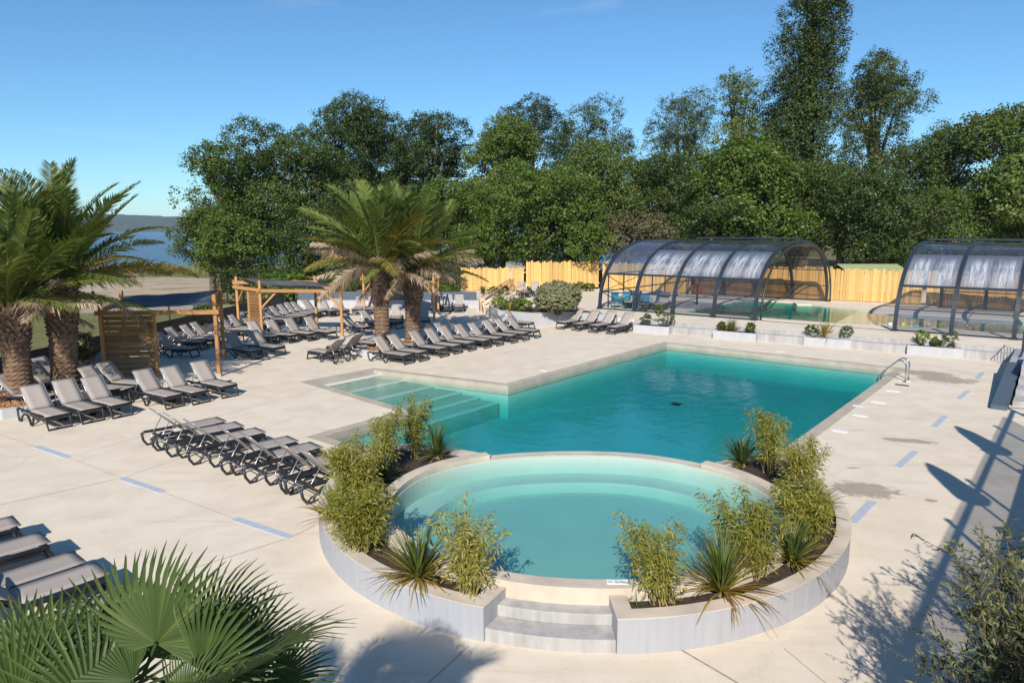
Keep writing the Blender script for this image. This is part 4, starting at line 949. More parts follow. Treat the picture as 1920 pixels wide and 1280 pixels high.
# ------------------------------------------------------------------ pergolas
def pergola(label, posts, beams, braces, screens, sail, zb):
    """posts: name -> (x, y, top)"""
    o0 = posts['fl']; t = thing('pergola', label, 'pergola', (o0[0], o0[1], 0)); O = Vector((o0[0], o0[1], 0))
    def pt(k, z): return Vector((posts[k][0], posts[k][1], z)) - O
    for k, (x, y, h) in posts.items():
        MB().bar(pt(k, 0.05), pt(k, h), 0.11).build('post', 'pine_post', t); MB().box(pt(k, 0.05), (0.16, 0.16, 0.10)).build('post_shoe', 'step_concrete', t)
    for a, b, z in beams:
        A, B = pt(a, z), pt(b, z); d = (B-A).normalized(); s = Vector((-d.y, d.x, 0))*-0.085
        MB().bar(A-d*0.14+s, B+d*0.14+s, 0.055, 0.15).build('beam', 'pine_post', t)
    for a, b, z in braces:
        A, B = pt(a, z), pt(b, z); d = (B-A).normalized(); MB().bar(A-Vector((0, 0, 0.75)), A+d*0.72-Vector((0, 0, 0.02)), 0.07, 0.07).build('brace', 'pine_post', t)
    for (A, B, n_, z0, z1, mid) in screens:
        A, B = Vector((*A, 0))-O, Vector((*B, 0))-O; d = (B-A); ln = d.length; rot = Matrix.Rotation(math.atan2(d.y, d.x), 3, 'Z'); h = (z1-z0)/n_
        sc = bpy.data.objects.new('screen', None); COL.objects.link(sc); sc.parent = t
        MB().bar(B+Vector((0, 0, 0.03)), B+Vector((0, 0, z1+0.02)), 0.10).build('screen_post', 'pine_post', sc)
        bd = MB().box((0, 0, 0), (ln-0.04, 0.022, h*0.88), Matrix.Rotation(R(-20), 3, 'X')).mesh('slat', 'screen_board')
        for i in range(n_):
            o_ = link('slat', bd, sc); c = (A+B)/2; o_.location = (c.x, c.y, z0+h*(i+0.5)); o_.rotation_euler = (rnd.gauss(0, 0.02), rnd.gauss(0, 0.004), math.atan2(d.y, d.x))
    # sail: corners with sagging middle
    cs = [Vector(c)-O for c in sail]; m = MB(); N_ = 12
    for i in range(N_+1):
        for j in range(N_+1):
            u, v_ = i/N_, j/N_; p = cs[0]*(1-u)*(1-v_) + cs[1]*u*(1-v_) + cs[2]*u*v_ + cs[3]*(1-u)*v_
            pull = 0.11; u2, v2 = u + pull*(0.5-u)*(4*v_*(1-v_))*1.0, v_ + pull*(0.5-v_)*(4*u*(1-u))
            p = cs[0]*(1-u2)*(1-v2) + cs[1]*u2*(1-v2) + cs[2]*u2*v2 + cs[3]*(1-u2)*v2
            p.z -= 0.17*(4*u*(1-u))**0.8*(4*v_*(1-v_))**0.8 + 0.012*math.sin(u*19+v_*7) + 0.01*math.sin(v_*23-u*5); m.v.append(tuple(p))
    m.f = [(i*(N_+1)+j, (i+1)*(N_+1)+j, (i+1)*(N_+1)+j+1, i*(N_+1)+j+1) for i in range(N_) for j in range(N_)]
    sl = m.build('shade_sail', 'sail', t, smooth=True); sd = sl.modifiers.new('thick', 'SOLIDIFY'); sd.thickness = 0.006
    return t
pg1 = dict(fl=(-13.55, 22.85, 2.62), fr=(-9.93, 23.24, 2.78), bl=(-14.35, 25.6, 2.70), br=(-11.05, 26.4, 2.75))
pergola('wooden pergola with slatted screen and slate shade sail nearest the left palms', pg1, [('fl', 'fr', 2.20), ('fl', 'bl', 2.30), ('br', 'bl', 2.24)], [('br', 'fr', 2.2)], [((-13.50, 22.86), (-11.90, 23.03), 12, 0.05, 2.10, None)],
        [(-13.5, 23.0, 2.34), (-10.05, 23.4, 2.42), (-11.0, 26.3, 2.66), (-14.2, 25.5, 2.52)], 2.2)
pg2 = dict(fl=(-11.49, 31.81, 2.62), fr=(-7.77, 31.65, 2.70), bl=(-13.21, 33.51, 2.70), br=(-9.50, 33.70, 2.72))
pergola('wooden pergola with slatted screen and stretched slate sail in the middle of the left deck', pg2, [('fl', 'fr', 2.17), ('bl', 'fl', 2.20), ('bl', 'br', 2.42), ('fr', 'br', 2.24)], [('fl', 'fr', 2.1), ('fr', 'fl', 2.1), ('bl', 'fl', 2.15), ('br', 'fr', 2.15)], [((-11.55, 31.87), (-12.35, 32.66), 13, 0.05, 2.08, None)],
        [(-11.45, 31.9, 2.40), (-7.85, 31.75, 2.36), (-9.5, 33.6, 2.44), (-13.15, 33.4, 2.66)], 2.2)
pg3 = dict(fl=(-8.65, 40.7, 2.55), fr=(-4.26, 37.94, 2.68), bl=(-8.72, 43.2, 2.56), br=(-4.35, 41.0, 2.66))
pergola('wooden pergola behind the middle palms against the back wall', pg3, [('fl', 'fr', 2.10), ('fl', 'bl', 2.15), ('bl', 'br', 2.2), ('fr', 'br', 2.1)], [('fl', 'fr', 2.05), ('fr', 'fl', 2.05), ('br', 'fr', 2.05)], [],
        [(-8.55, 40.9, 2.30), (-4.4, 38.2, 2.36), (-4.45, 40.8, 2.42), (-8.6, 43.0, 2.30)], 2.1)

# ------------------------------------------------------------------ sun loungers
def make_lounger():
    t = thing('sun_lounger', 'x', 'sun lounger'); W2 = 0.30
    # frame profile: x from foot (0) to head (1.75)
    for s in (-1, 1):
        y = s*W2
        MB().tube([(0.02, y*0.93, 0.305), (0.10, y, 0.325), (0.95, y, 0.325), (1.45, y, 0.325), (1.66, y, 0.335), (1.75, y, 0.29)], [0.03, 0.036, 0.036, 0.034, 0.032, 0.026], 6).build('side_rail', 'lounger_resin', t, smooth=True)
        MB().tube([(1.73, y, 0.315), (1.70, y*1.03, 0.14), (1.62, y*1.06, 0.02), (1.50, y*1.05, 0.015), (1.46, y*1.03, 0.12), (1.30, y, 0.235), (1.10, y, 0.235), (0.95, y*1.03, 0.13), (0.86, y*1.06, 0.015), (0.77, y*1.06, 0.015), (0.72, y*1.03, 0.14), (0.70, y, 0.31)], 0.028, 6).build('rear_leg', 'lounger_resin', t, smooth=True)
        MB().box((0.42, y*0.96, 0.265), (0.62, 0.03, 0.085)).build('side_skirt', 'lounger_resin', t)
    MB().tube([(0.05, -W2*0.93, 0.31), (-0.06, -W2*0.88, 0.025), (-0.06, W2*0.88, 0.025), (0.05, W2*0.93, 0.31)], 0.030, 6).build('foot_frame', 'lounger_resin', t)
    MB().box((0.04, 0, 0.29), (0.035, W2*1.86, 0.09)).build('foot_apron', 'lounger_resin', t)
    MB().box((0.80, 0, 0.24), (0.05, W2*2.0, 0.05)).build('cross_member', 'lounger_resin', t); MB().box((1.48, 0, 0.27), (0.05, W2*2.0, 0.045)).build('cross_member', 'lounger_resin', t)
    m = MB()
    for i in range(9):
        for j in range(5):
            x = -0.02 + 1.04*i/8; y = -0.265 + 0.53*j/4; m.v.append((x, y, 0.372 - 0.012*math.sin(math.pi*j/4)*math.sin(math.pi*min(1, i/8+0.05))))
    m.f = [(i*5+j, (i+1)*5+j, (i+1)*5+j+1, i*5+j+1) for i in range(8) for j in range(4)]
    o_ = m.build('seat_sling', 'sling', t, smooth=True); q = o_.modifiers.new('thick', 'SOLIDIFY'); q.thickness = 0.014
    bk = bpy.data.objects.new('backrest', None); COL.objects.link(bk); bk.parent = t; bk.location = (1.0, 0, 0.372)
    ca, sa = math.cos(R(45.5)), math.sin(R(45.5)); m = MB()
    for i in range(8):
        for j in range(5):
            r = 0.015 + 0.72*i/7; y = -0.262 + 0.524*j/4; dd = -0.018*math.sin(math.pi*j/4)*math.sin(math.pi*i/7); m.v.append((r*ca - dd*sa*-1*-1, y, r*sa + dd*ca))
    m.f = [(i*5+j, (i+1)*5+j, (i+1)*5+j+1, i*5+j+1) for i in range(7) for j in range(4)]
    o_ = m.build('back_sling', 'sling', bk, smooth=True); q = o_.modifiers.new('thick', 'SOLIDIFY'); q.thickness = 0.014
    L_ = 0.75
    MB().tube([(0, -0.275, -0.01), (L_*ca, -0.275, L_*sa-0.01), (L_*ca+0.01, -0.24, L_*sa+0.004), (L_*ca+0.01, 0.24, L_*sa+0.004), (L_*ca, 0.275, L_*sa-0.01), (0, 0.275, -0.01)], 0.010, 6).build('back_frame', 'aluminium', bk, smooth=True)
    for s in (-1, 1): MB().tube([(0.40*ca, s*0.255, 0.40*sa-0.01), (0.52, s*0.255, -0.10), (0.56, s*0.20, -0.14)], 0.011, 5).build('prop', 'aluminium', bk, smooth=True)
    MB().tube([(0.56, -0.20, -0.14), (0.56, 0.20, -0.14)], 0.011, 5).build('prop_bar', 'aluminium', bk)
    return t
LB0 = make_lounger(); LB_used = [False]
ORD = ['first', 'second', 'third', 'fourth', 'fifth', 'sixth', 'seventh', 'eighth', 'ninth', 'tenth', 'eleventh', 'twelfth', 'thirteenth', 'fourteenth']
def put_lounger(x, y, head, label, group, z=0.0):
    o_ = LB0 if not LB_used[0] else copy_tree(LB0); LB_used[0] = True
    o_.location = (x, y, z); o_.rotation_euler = (0, 0, R(head)); tag(o_, label, 'sun lounger', group)
    s = rnd.uniform(0.985, 1.015); o_.scale = (s, s, s)
    for ch in o_.children:
        if ch.name.startswith('backrest'): ch.rotation_euler = (0, R(rnd.choice((0, 0, 0, 1.5, -1.5, -3, 3))), 0)
def row(feet, head, txt, group, z=0.0, how='foot', names=ORD, jit=1.2):
    for i, q in enumerate(feet):
        hd = (head[i] if isinstance(head, (list, tuple)) else head) + rnd.gauss(0, jit)
        if how == 'foot': x, y = G(*q, z)
        elif how == 'seat':                      # pixel of the seat's front right corner
            x, y = G(*q, 0.37); d = R(hd); x -= -0.27*math.sin(d)*-1*-1; y -= 0.27*math.cos(d)*-1*-1
        else:                                    # pixel of the top of the backrest
            x, y = G(*q, 0.90+z); x -= 1.52*math.cos(R(hd)); y -= 1.52*math.sin(R(hd))
        put_lounger(x, y, hd, txt % names[i], group, z)
row([(112, 803), (174, 791), (229, 781)], 145, 'taupe lounger %s from the left in the trio in front of the left palms', 'trio in front of the left palms')
row([(327, 764), (376, 756), (430, 744)], 145, 'taupe lounger %s from the left in the trio in front of the slatted screen', 'trio in front of the slatted screen')
row([(765, 682), (793, 676.5), (831, 669), (857, 663), (883.5, 657.5), (912.5, 652.5), (936, 648), (963, 643), (985, 638.5), (1006.5, 633.5)], 147.5, 'taupe lounger %s from the left in the long row between middle palms and pool', 'long row beside the pool')
row([(797, 607), (821, 604), (846, 601), (904, 592), (925, 587), (948, 581)], 147.5, 'lounger %s from the left in the row behind the long poolside row', 'second row behind the poolside row', how='top')
row([(481, 673), (525, 666.5)], 148, 'shaded lounger %s from the left in the pair right of the first pergola', 'pair right of the first pergola')
row([(514, 645), (550, 642.5), (585, 639), (623, 636)], 148, 'lounger %s from the left in the row under the middle pergola', 'row under the middle pergola')
row([(588, 672), (622, 663)], -33, 'lounger seen from behind, %s of the reversed pair left of the middle palms', 'reversed pair left of the middle palms', names=['left one', 'right one'])
row([(676, 655)], -33, 'lounger tucked behind the palm planter, %s behind the reversed pair', 'lounger behind the palm planter', names=['just'])
row([(689, 626), (722, 619), (748, 616)], 149, 'lounger %s from the left in the trio behind the middle palms', 'trio behind the middle palms')
row([(4, 702), (57, 681), (73, 669)], 172, 'lounger %s from the left against the dark screen fence behind the left palms', 'fence row behind the left palms', how='top')
row([(160, 688), (192, 679)], 165, 'shaded lounger, %s of the pair between left palms and slatted screen', 'pair left of the slatted screen', how='top', names=['left one', 'right one'])
row([(294, 625), (315, 614), (342, 609), (361, 604)], 173, 'taupe lounger %s from the left against the fence seen under the first pergola', 'fence row under the first pergola', how='top')
row([(412, 594), (430, 591), (450, 586), (463, 584)], 172, 'taupe lounger %s from the left against the fence just before the middle pergola', 'fence row before the second screen', how='top')
row([(496, 577), (508, 574), (524, 571), (536, 568), (549, 565.5)], 170, 'taupe lounger %s from the left against the fence beyond the middle pergola', 'fence row beyond the second screen', how='top')
row([(571, 562), (602, 560.5), (632, 559)], [150, 132, 118], 'taupe lounger %s from the left in the corner by the back wall', 'corner loungers', how='top')
row([(676, 557), (699, 557)], 93, 'lounger at the back wall left of the middle palms, %s', 'back wall pair', how='top', names=['left one', 'right one'])
row([(744, 572), (794, 575)], [97, 95], 'lounger facing the camera under the third pergola, %s', 'pair under the third pergola', how='top', names=['between the palm trunks', 'right of the palms'])
row([(817, 553.5), (839, 553.5), (861, 553.5)], 93, 'lounger %s from the left at the back wall right of the third pergola', 'back wall trio', how='top')
row([(1051, 617), (1081, 620), (1112.5, 623.5), (1146, 626.5)], 46, 'taupe lounger %s from the left in the row below the clipped bush', 'four below the clipped bush')
row([(978, 529), (1003, 529)], 100, 'lounger on the upper level by the plank fence, %s', 'upper level pair', z=ZT, how='top', names=['left one', 'right one'])
row([(1006, 548), (1016, 553)], 150, 'lounger half hidden behind the clipped bush, %s', 'loungers behind the clipped bush', z=ZT, how='top', names=['farther one', 'nearer one'])
# near row seen from behind, feet toward the pool
for i, (fx, fy) in enumerate(((406, 781), (440, 790), (477.5, 801), (537.5, 816), (580, 827.5), (644, 842.5), (684, 857))):
    hd = 225 + rnd.gauss(0, 1.0); x, y = G(fx, fy, 0.37); d = R(hd)
    x -= 0.27*math.sin(d); y -= -0.27*math.cos(d)
    put_lounger(x, y, hd, 'lounger seen from behind, %s from the left in the row at the near pool corner' % ORD[i], 'row at the near pool corner')
for i, (fx, fy) in enumerate(((21, 966), (72, 996), (134, 1032), (176, 1052), (236, 1098))):
    hd = 229 + rnd.gauss(0, 0.8); x, y = G(fx, fy, 0.37); d = R(hd); x -= 0.27*math.sin(d); y -= -0.27*math.cos(d)
    put_lounger(x, y, hd, 'lounger cut by the left edge behind the fan palm, %s from the top' % ORD[i], 'row behind the fan palm')
# a few on the terrace inside the enclosure, and teal chairs
row([(1195, 545), (1225, 548), (1248, 548)], 60, 'lounger inside the left enclosure by its rear wall, %s from the left', 'loungers inside the enclosure', z=ZT, how='top')
def chair(x, y, rz, label):
    t = thing('pool_chair', label, 'chair', (x, y, ZT), rz, 'teal chairs inside the enclosure')
    for sx in (-0.22, 0.22):
        for sy in (-0.2, 0.2): MB().tube([(sx*1.15, sy*1.1, 0), (sx, sy, 0.42)], 0.02, 5).build('leg', 'teal_plastic', t)
        MB().tube([(sx*1.1, -0.2, 0.42), (sx*1.15, -0.2, 0.64), (sx*1.1, 0.22, 0.64)], 0.02, 5).build('armrest', 'teal_plastic', t)
    MB().box((0, 0, 0.43), (0.48, 0.46, 0.03)).build('seat', 'teal_plastic', t); MB().box((0, 0.24, 0.68), (0.46, 0.03, 0.46), Matrix.Rotation(R(-12), 3, 'X')).build('backrest', 'teal_plastic', t)
for i, (px, py, rz) in enumerate(((1156, 578, 0.3), (1172, 576, -0.4), (1196, 580, 0.8), (1212, 581, 0.1), (1190, 572, 2.0), (1226, 576, -0.7), (1240, 574, 0.4))):
    p = un(px, py, ZT); chair(p.x, p.y, rz, 'teal plastic chair inside the left enclosure, %s from the left' % ORD[[0, 1, 3, 4, 2, 5, 6][i]])
p = un(1307, 540, ZT+1.0); t = thing('lifebuoy', 'red ring lifebuoy hanging inside the left enclosure', 'lifebuoy', (p.x, p.y, p.z-0.3), R(-36))
MB().tube([(0.27*math.cos(a*math.pi/10), 0, 0.3+0.27*math.sin(a*math.pi/10)) for a in range(21)], 0.055, 8, cap=False).build('ring', 'red_plastic', t, smooth=True); MB().tube([(0.0, 0.02, 0.57), (0.0, 0.02, 0.75)], 0.008, 4).build('cord', 'white_plastic', t); MB().box((0, 0.06, -0.2), (0.08, 0.08, 2.0)).build('post', 'enclosure_frame', t)

# ------------------------------------------------------------------ feather palms
def frond_mesh(name, length, bend, n_leaf, ll, mat, rg, vee=0.5, droop=0.25, ragged=0.0, twist=0.0):
    pts = []; x = z = y = 0.0; N_ = 16; ang = 0.0
    for i in range(N_+1):
        t = i/N_; pts.append(Vector((x, y, z))); ang = -bend*t**1.25; st = length/N_; x += st*math.cos(ang); z += st*math.sin(ang); y += st*twist*t
    def P(t):
        f = t*N_; i = min(N_-1, int(f)); return pts[i].lerp(pts[i+1], f-i), (pts[i+1]-pts[i]).normalized()
    V, var = [], []
    for s in (-1, 1):
        for k in range(n_leaf):
            t = 0.10 + 0.90*(k+rg.random()*0.8)/n_leaf; p, d = P(min(t, 0.999)); 
            if ragged and rg.random() < ragged*0.3: continue
            prof_ = (math.sin(math.pi*min(1, 0.16+0.80*t))**0.6)*(1 if t > 0.2 else 0.55); l_ = ll*prof_*rg.uniform(0.82, 1.1)
            upv = d.cross(Vector((0, 1, 0))).normalized()*-1
            if upv.z < 0 and abs(d.x) > 0.2: upv = -upv
            f = 0.55 + 0.55*t + rg.gauss(0, 0.10 + ragged*0.25); side = Vector((0, s, 0))
            dv = (side*1.0 + d*f + upv*(vee*(1-0.5*t) + rg.gauss(0, 0.10+ragged*0.3))).normalized()
            w = 0.021*rg.uniform(0.8, 1.1)*(1.2 if mat == 'frond_dead' else 1); wd = d.cross(dv); wd = (d*0.9 + wd*0.25).normalized()*w
            m_ = p + dv*l_*0.55; e = p + dv*l_ + Vector((0, 0, -l_*(droop + ragged*rg.random()*0.7)))
            V += [p-wd*0.5, p+wd*0.5, m_+wd, m_-wd, m_-wd, m_+wd, e+wd*0.12, e-wd*0.12]; v = min(1, max(0, rg.gauss(0.5, 0.2))); var += [v, v]
    k = len(V)
    for i in range(N_):                                   # rachis, a flattened midrib
        a, b = pts[i], pts[i+1]; wa, wb = 0.045*(1-i/N_)+0.008, 0.045*(1-(i+1)/N_)+0.008
        for sy, ez in ((Vector((0, 1, 0)), 0), (Vector((0, 0.3, 1)), 0)):
            V += [a-sy*wa*0.6, a+sy*wa*0.6, b+sy*wb*0.6, b-sy*wb*0.6]; var += [0.95]
    return quads(name, np.array([tuple(q) for q in V]), len(V)//4, mat, np.array(var))
rg = random.Random(5)
FR_UP = [frond_mesh('frond', 3.0, b, 96, 0.54, 'frond_green', rg, 0.55, 0.10, 0.05, tw) for b, tw in ((0.35, 0.06), (0.60, -0.08), (0.85, 0.1))]
FR_MID = [frond_mesh('frond', 2.9, b, 92, 0.52, mt, rg, 0.4, 0.2, 0.12, tw) for b, tw, mt in ((0.65, 0.08, 'frond_green'), (0.95, -0.1, 'frond_green'), (0.8, 0.05, 'frond_yellow'))]
FR_DEAD = [frond_mesh('frond', 2.5, b, 70, 0.40, 'frond_dead', rg, 0.15, 0.32, 0.6, tw) for b, tw in ((0.35, 0.1), (0.6, -0.12), (0.85, 0.05))]
def palm(label, x, y, z0, ht, r0, r1, n_up, n_mid, n_dead, sc, seed, lean=(0, 0), face=None):
    g_ = random.Random(seed); t = thing('palm_tree', label, 'palm', (x, y, z0)); k = len
    # trunk: ringed cylinder, swelling where the old leaf bases stay on
    m = MB(); N_, S = 84, 22; hs = ht*0.56
    for i in range(N_+1):
        f = i/N_; zz = ht*f; cx_, cy_ = lean[0]*f*f, lean[1]*f*f; base_r = r0*(1.10-0.10*min(1, f*4)) if zz < hs else r0 + (r1-r0)*min(1, (zz-hs)/(ht*0.14))
        for j in range(S):
            a = 2*math.pi*j/S; ringb = 0.016*math.sin(i*math.pi*0.5 + 0.6*math.sin(a*3+seed)) + 0.010*math.sin(i*1.7+j*2.9)
            m.v.append((cx_ + (base_r+ringb)*math.cos(a), cy_ + (base_r+ringb)*math.sin(a), zz))
    m.f = [(i*S+j, i*S+(j+1) % S, (i+1)*S+(j+1) % S, (i+1)*S+j) for i in range(N_) for j in range(S)]
    m.build('trunk', 'palm_trunk', t, smooth=False, fix=False)
    bm_ = MB(); zz = hs*0.94; rowi = 0                     # cut leaf bases, a mass of woody scales
    while zz < ht*1.03:
        f = zz/ht; rr_ = r0 + (r1-r0)*min(1, max(0, (zz-hs)/(ht*0.14))); nb = 13
        for j in range(nb):
            a = 2*math.pi*(j + 0.5*(rowi % 2))/nb + g_.gauss(0, 0.06); d = Vector((math.cos(a), math.sin(a), 0)); s = Vector((-d.y, d.x, 0)); ln = g_.uniform(0.10, 0.19)*(0.6 if zz < hs*1.05 else 1)
            b = Vector((lean[0]*f*f, lean[1]*f*f, zz)) + d*(rr_-0.03); w = 0.075; tip = b + d*(0.07+0.5*ln*g_.uniform(.5, 1)) + Vector((0, 0, ln))
            bm_.add([b-s*w-Vector((0, 0, .05)), b+s*w-Vector((0, 0, .05)), tip+s*w*0.6, tip-s*w*0.6, b-s*w*0.6+Vector((0, 0, ln*0.6)), b+s*w*0.6+Vector((0, 0, ln*0.6))], [(0, 1, 2, 3), (3, 2, 5, 4), (1, 5, 2), (0, 3, 4)])
        zz += 0.105; rowi += 1
    tag(bm_.build('leaf_bases', 'palm_boots', t), kind='stuff')
    top = Vector((lean[0], lean[1], ht))
    def add(mesh, az, el, s, h=0.0, roll=0.0):
        o_ = link('frond', mesh, t); d = Vector((math.cos(az), math.sin(az), 0)); o_.location = top + d*r1*0.45*math.cos(el) + Vector((0, 0, h)); o_.scale = (s, s, s)
        o_.rotation_mode = 'XYZ'; o_.rotation_euler = (Matrix.Rotation(az, 3, 'Z') @ Matrix.Rotation(-el, 3, 'Y') @ Matrix.Rotation(roll, 3, 'X')).to_euler()
    ga = 2.39996
    for i in range(n_up):
        f = i/n_up; add(g_.choice(FR_UP), i*ga+g_.gauss(0, .15), R(86-34*f)+g_.gauss(0, .06), sc*g_.uniform(0.86, 1.05), 0.15*(1-f), g_.gauss(0, .25))
    for i in range(n_mid):
        f = i/n_mid; add(g_.choice(FR_MID), i*ga+1.0+g_.gauss(0, .15), R(56-44*f)+g_.gauss(0, .08), sc*g_.uniform(0.85, 1.05), -0.02, g_.gauss(0, .3))
    for i in range(n_dead):
        f = i/n_dead; add(g_.choice(FR_DEAD), i*ga+2.0+g_.gauss(0, .2), R(26-36*f*f)+g_.gauss(0, .1), sc*g_.uniform(0.75, 1.0), -0.12-0.1*f, g_.gauss(0, .4))
    return t
palm('feather palm with thick scaly trunk at the left image edge', -13.95, 19.35, 0.12, 2.70, 0.33, 0.37, 20, 19, 11, 1.14, 1, (0.0, 0.0))
palm('feather palm with dark trunk and hanging dead frond, right one of the left pair', -13.35, 20.45, 0.12, 3.20, 0.36, 0.39, 20, 19, 12, 1.20, 2, (0.12, 0.1))
palm('taller feather palm of the middle pair, left trunk, with tan dead fronds', -5.32, 28.35, 0.12, 3.35, 0.30, 0.35, 21, 21, 15, 1.22, 3, (-0.05, 0.0))
palm('feather palm of the middle pair, right trunk, partly behind its neighbour', -4.18, 29.15, 0.12, 3.10, 0.32, 0.37, 20, 20, 15, 1.16, 4, (0.1, 0.1))
def palm_bed(label, poly, seed):
    t = thing('palm_planter', label, 'planter', (*poly[0], 0)); P_ = [(x-poly[0][0], y-poly[0][1]) for x, y in poly]
    MB().strip(P_, off_poly(P_, 0.14), -0.02, 0.28, closed=True).build('wall', 'wall_white', t); MB().prism(off_poly(P_, 0.12), 0.0, 0.20).build('mulch_bed', 'wood_chips', t)
    g_ = np.random.default_rng(seed); xs_, ys_ = zip(*P_); n_ = 2600; C = np.c_[g_.uniform(min(xs_)+.15, max(xs_)-.15, n_), g_.uniform(min(ys_)+.15, max(ys_)-.15, n_), g_.uniform(0.20, 0.235, n_)]
    # keep inside the outline
    def inside(px, py):
        c = False
        for i in range(len(P_)):
            (x1, y1), (x2, y2) = P_[i], P_[i-1]
            if (y1 > py) != (y2 > py) and px < (x2-x1)*(py-y1)/(y2-y1)+x1: c = not c
        return c
    C = np.array([c for c in C if inside(c[0], c[1])]); N_ = unit(g_.normal(size=C.shape)*0.5 + np.array([0, 0, 1.0]))
    o_ = link('wood_chips', leaves('wood_chips', C, N_, 0.10, 0.5, 'wood_chips', None), t); tag(o_, kind='stuff')
q = Vector((-6.0, 26.95)); d1, d2 = Vector((math.cos(R(57)), math.sin(R(57)))), Vector((math.cos(R(147)), math.sin(R(147))))
palm_bed('low white planter filled with wood chips round the middle palms', [tuple(q), tuple(q-d2*0.9), tuple(q-d2*0.9+d1*3.1), tuple(q+d2*0.6+d1*3.1), tuple(q+d2*0.6)], 1)
q = Vector((-13.3, 17.7)); palm_bed('low white planter filled with wood chips round the left palms', [tuple(q), tuple(q+Vector((0.75, 0.62))), tuple(q+Vector((0.9, 3.3))), tuple(q+Vector((-1.5, 3.6))), tuple(q+Vector((-1.9, 0.2)))], 2)

# ------------------------------------------------------------------ fan palm in the foreground
def fan_leaf(name, rad, n_seg, arc, rg, cup=0.25, droop=0.15):
    V, var = [], []
    for i in range(n_seg):
        a = -arc/2 + arc*(i+0.5)/n_seg; da = arc/n_seg*0.56; L_ = rad*(0.80+0.20*math.cos(a*0.75))*rg.uniform(0.93, 1.04)
        d = Vector((math.cos(a), math.sin(a), 0)); v = min(1, max(0, rg.gauss(0.5, 0.16)))
        def P(r, off, lift):
            z = cup*(r/rad)**1.5*0.30*rad*(0.4+0.6*abs(math.sin(a))) - droop*rad*max(0, r/rad-0.55)**2*3*rg_fix + lift
            q_ = d*r + Vector((-d.y, d.x, 0))*off; return Vector((q_.x, q_.y, z))
        rg_fix = rg.uniform(0.3, 1.7); prev = None
        for j, r in enumerate((0.03, 0.30, 0.50, 0.68, 0.85, 1.0)):
            rr_ = r*L_; w = (rr_*math.tan(da) if r <= 0.30 else (0.30*L_*math.tan(da)*(1.35 if r < 0.6 else (1.2 if r < 0.7 else (0.72 if r < 0.9 else 0.06))))) + 0.001; fold = 0.55*w
            cur = (P(rr_, -w, 0), P(rr_, 0, -fold), P(rr_, w, 0))
            if prev: V += [prev[0], prev[1], cur[1], cur[0], prev[1], prev[2], cur[2], cur[1]]; var += [v, v*0.85]
            prev = cur
    return quads(name, np.array([tuple(q) for q in V]), len(V)//4, 'leaf_fan', np.array(var))
FANS = [fan_leaf('fan', 0.66, 34, R(ar), rg, cu, dr_) for ar, cu, dr_ in ((205, 0.5, 0.1), (180, 0.9, 0.25), (225, 0.2, 0.4))]
fpt = Vector((-2.00, 3.25, 0)); ft = thing('fan_palm', 'fan palm with large fresh green fans filling the lower left foreground', 'palm', tuple(fpt))
MB().tube([(0, 0, 0), (0.03, 0, 1.2), (0.0, 0.02, 2.42)], [0.13, 0.12, 0.11], 12).build('trunk', 'palm_trunk', ft, smooth=True)
def fan(az, el, pet, s, mesh, face_el, spin=0.0):
    """petiole leaves the crown at az, el; the blade faces along face_el"""
    d = Vector((math.cos(az)*math.cos(el), math.sin(az)*math.cos(el), math.sin(el))); b = Vector((0, 0, 2.34)); tip = b + d*pet + Vector((0, 0, -0.05*pet))
    fr_ = bpy.data.objects.new('fan_leaf', None); COL.objects.link(fr_); fr_.parent = ft
    MB().tube([b, b+d*pet*0.5+Vector((0, 0, 0.03)), tip], [0.014, 0.011, 0.009], 5).build('petiole', 'leaf_fan', fr_, smooth=True)
    o_ = link('blade', mesh, fr_); o_.location = tip; o_.scale = (s, s, s)
    x_ = Vector((math.cos(az)*math.cos(face_el), math.sin(az)*math.cos(face_el), math.sin(face_el))); y_ = Vector((-math.sin(az), math.cos(az), 0)); z_ = x_.cross(y_)
    o_.rotation_euler = (Matrix((x_, y_, z_)).transposed() @ Matrix.Rotation(spin, 3, 'X')).to_euler()
def fan_at(px, py, Y, ang, lean_f, sc, mesh, roll=0.0):
    """blade base on the ray of a pixel at distance Y, blade axis turned by ang in the picture's plane and leaning away by lean_f"""
    p = at(px, py, Y) - fpt; up_ = Vector((0, 0.25, 0.97)); x_ = (Vector((1, 0, 0))*math.cos(R(ang)) + up_*math.sin(R(ang)) + Vector((0, lean_f, 0))).normalized()
    n_ = Vector((0.05, -0.75, 0.66)); z_ = (n_ - x_*n_.dot(x_)).normalized(); y_ = z_.cross(x_); b = Vector((0, 0, 2.30))
    fr_ = bpy.data.objects.new('fan_leaf', None); COL.objects.link(fr_); fr_.parent = ft
    MB().tube([b, b.lerp(p, 0.5)+Vector((0, 0, 0.05)), p], [0.014, 0.011, 0.009], 5).build('petiole', 'leaf_fan', fr_, smooth=True)
    o_ = link('blade', mesh, fr_); o_.location = p; o_.scale = (sc, sc, sc); o_.rotation_euler = (Matrix((x_, y_, z_)).transposed() @ Matrix.Rotation(roll, 3, 'X')).to_euler()
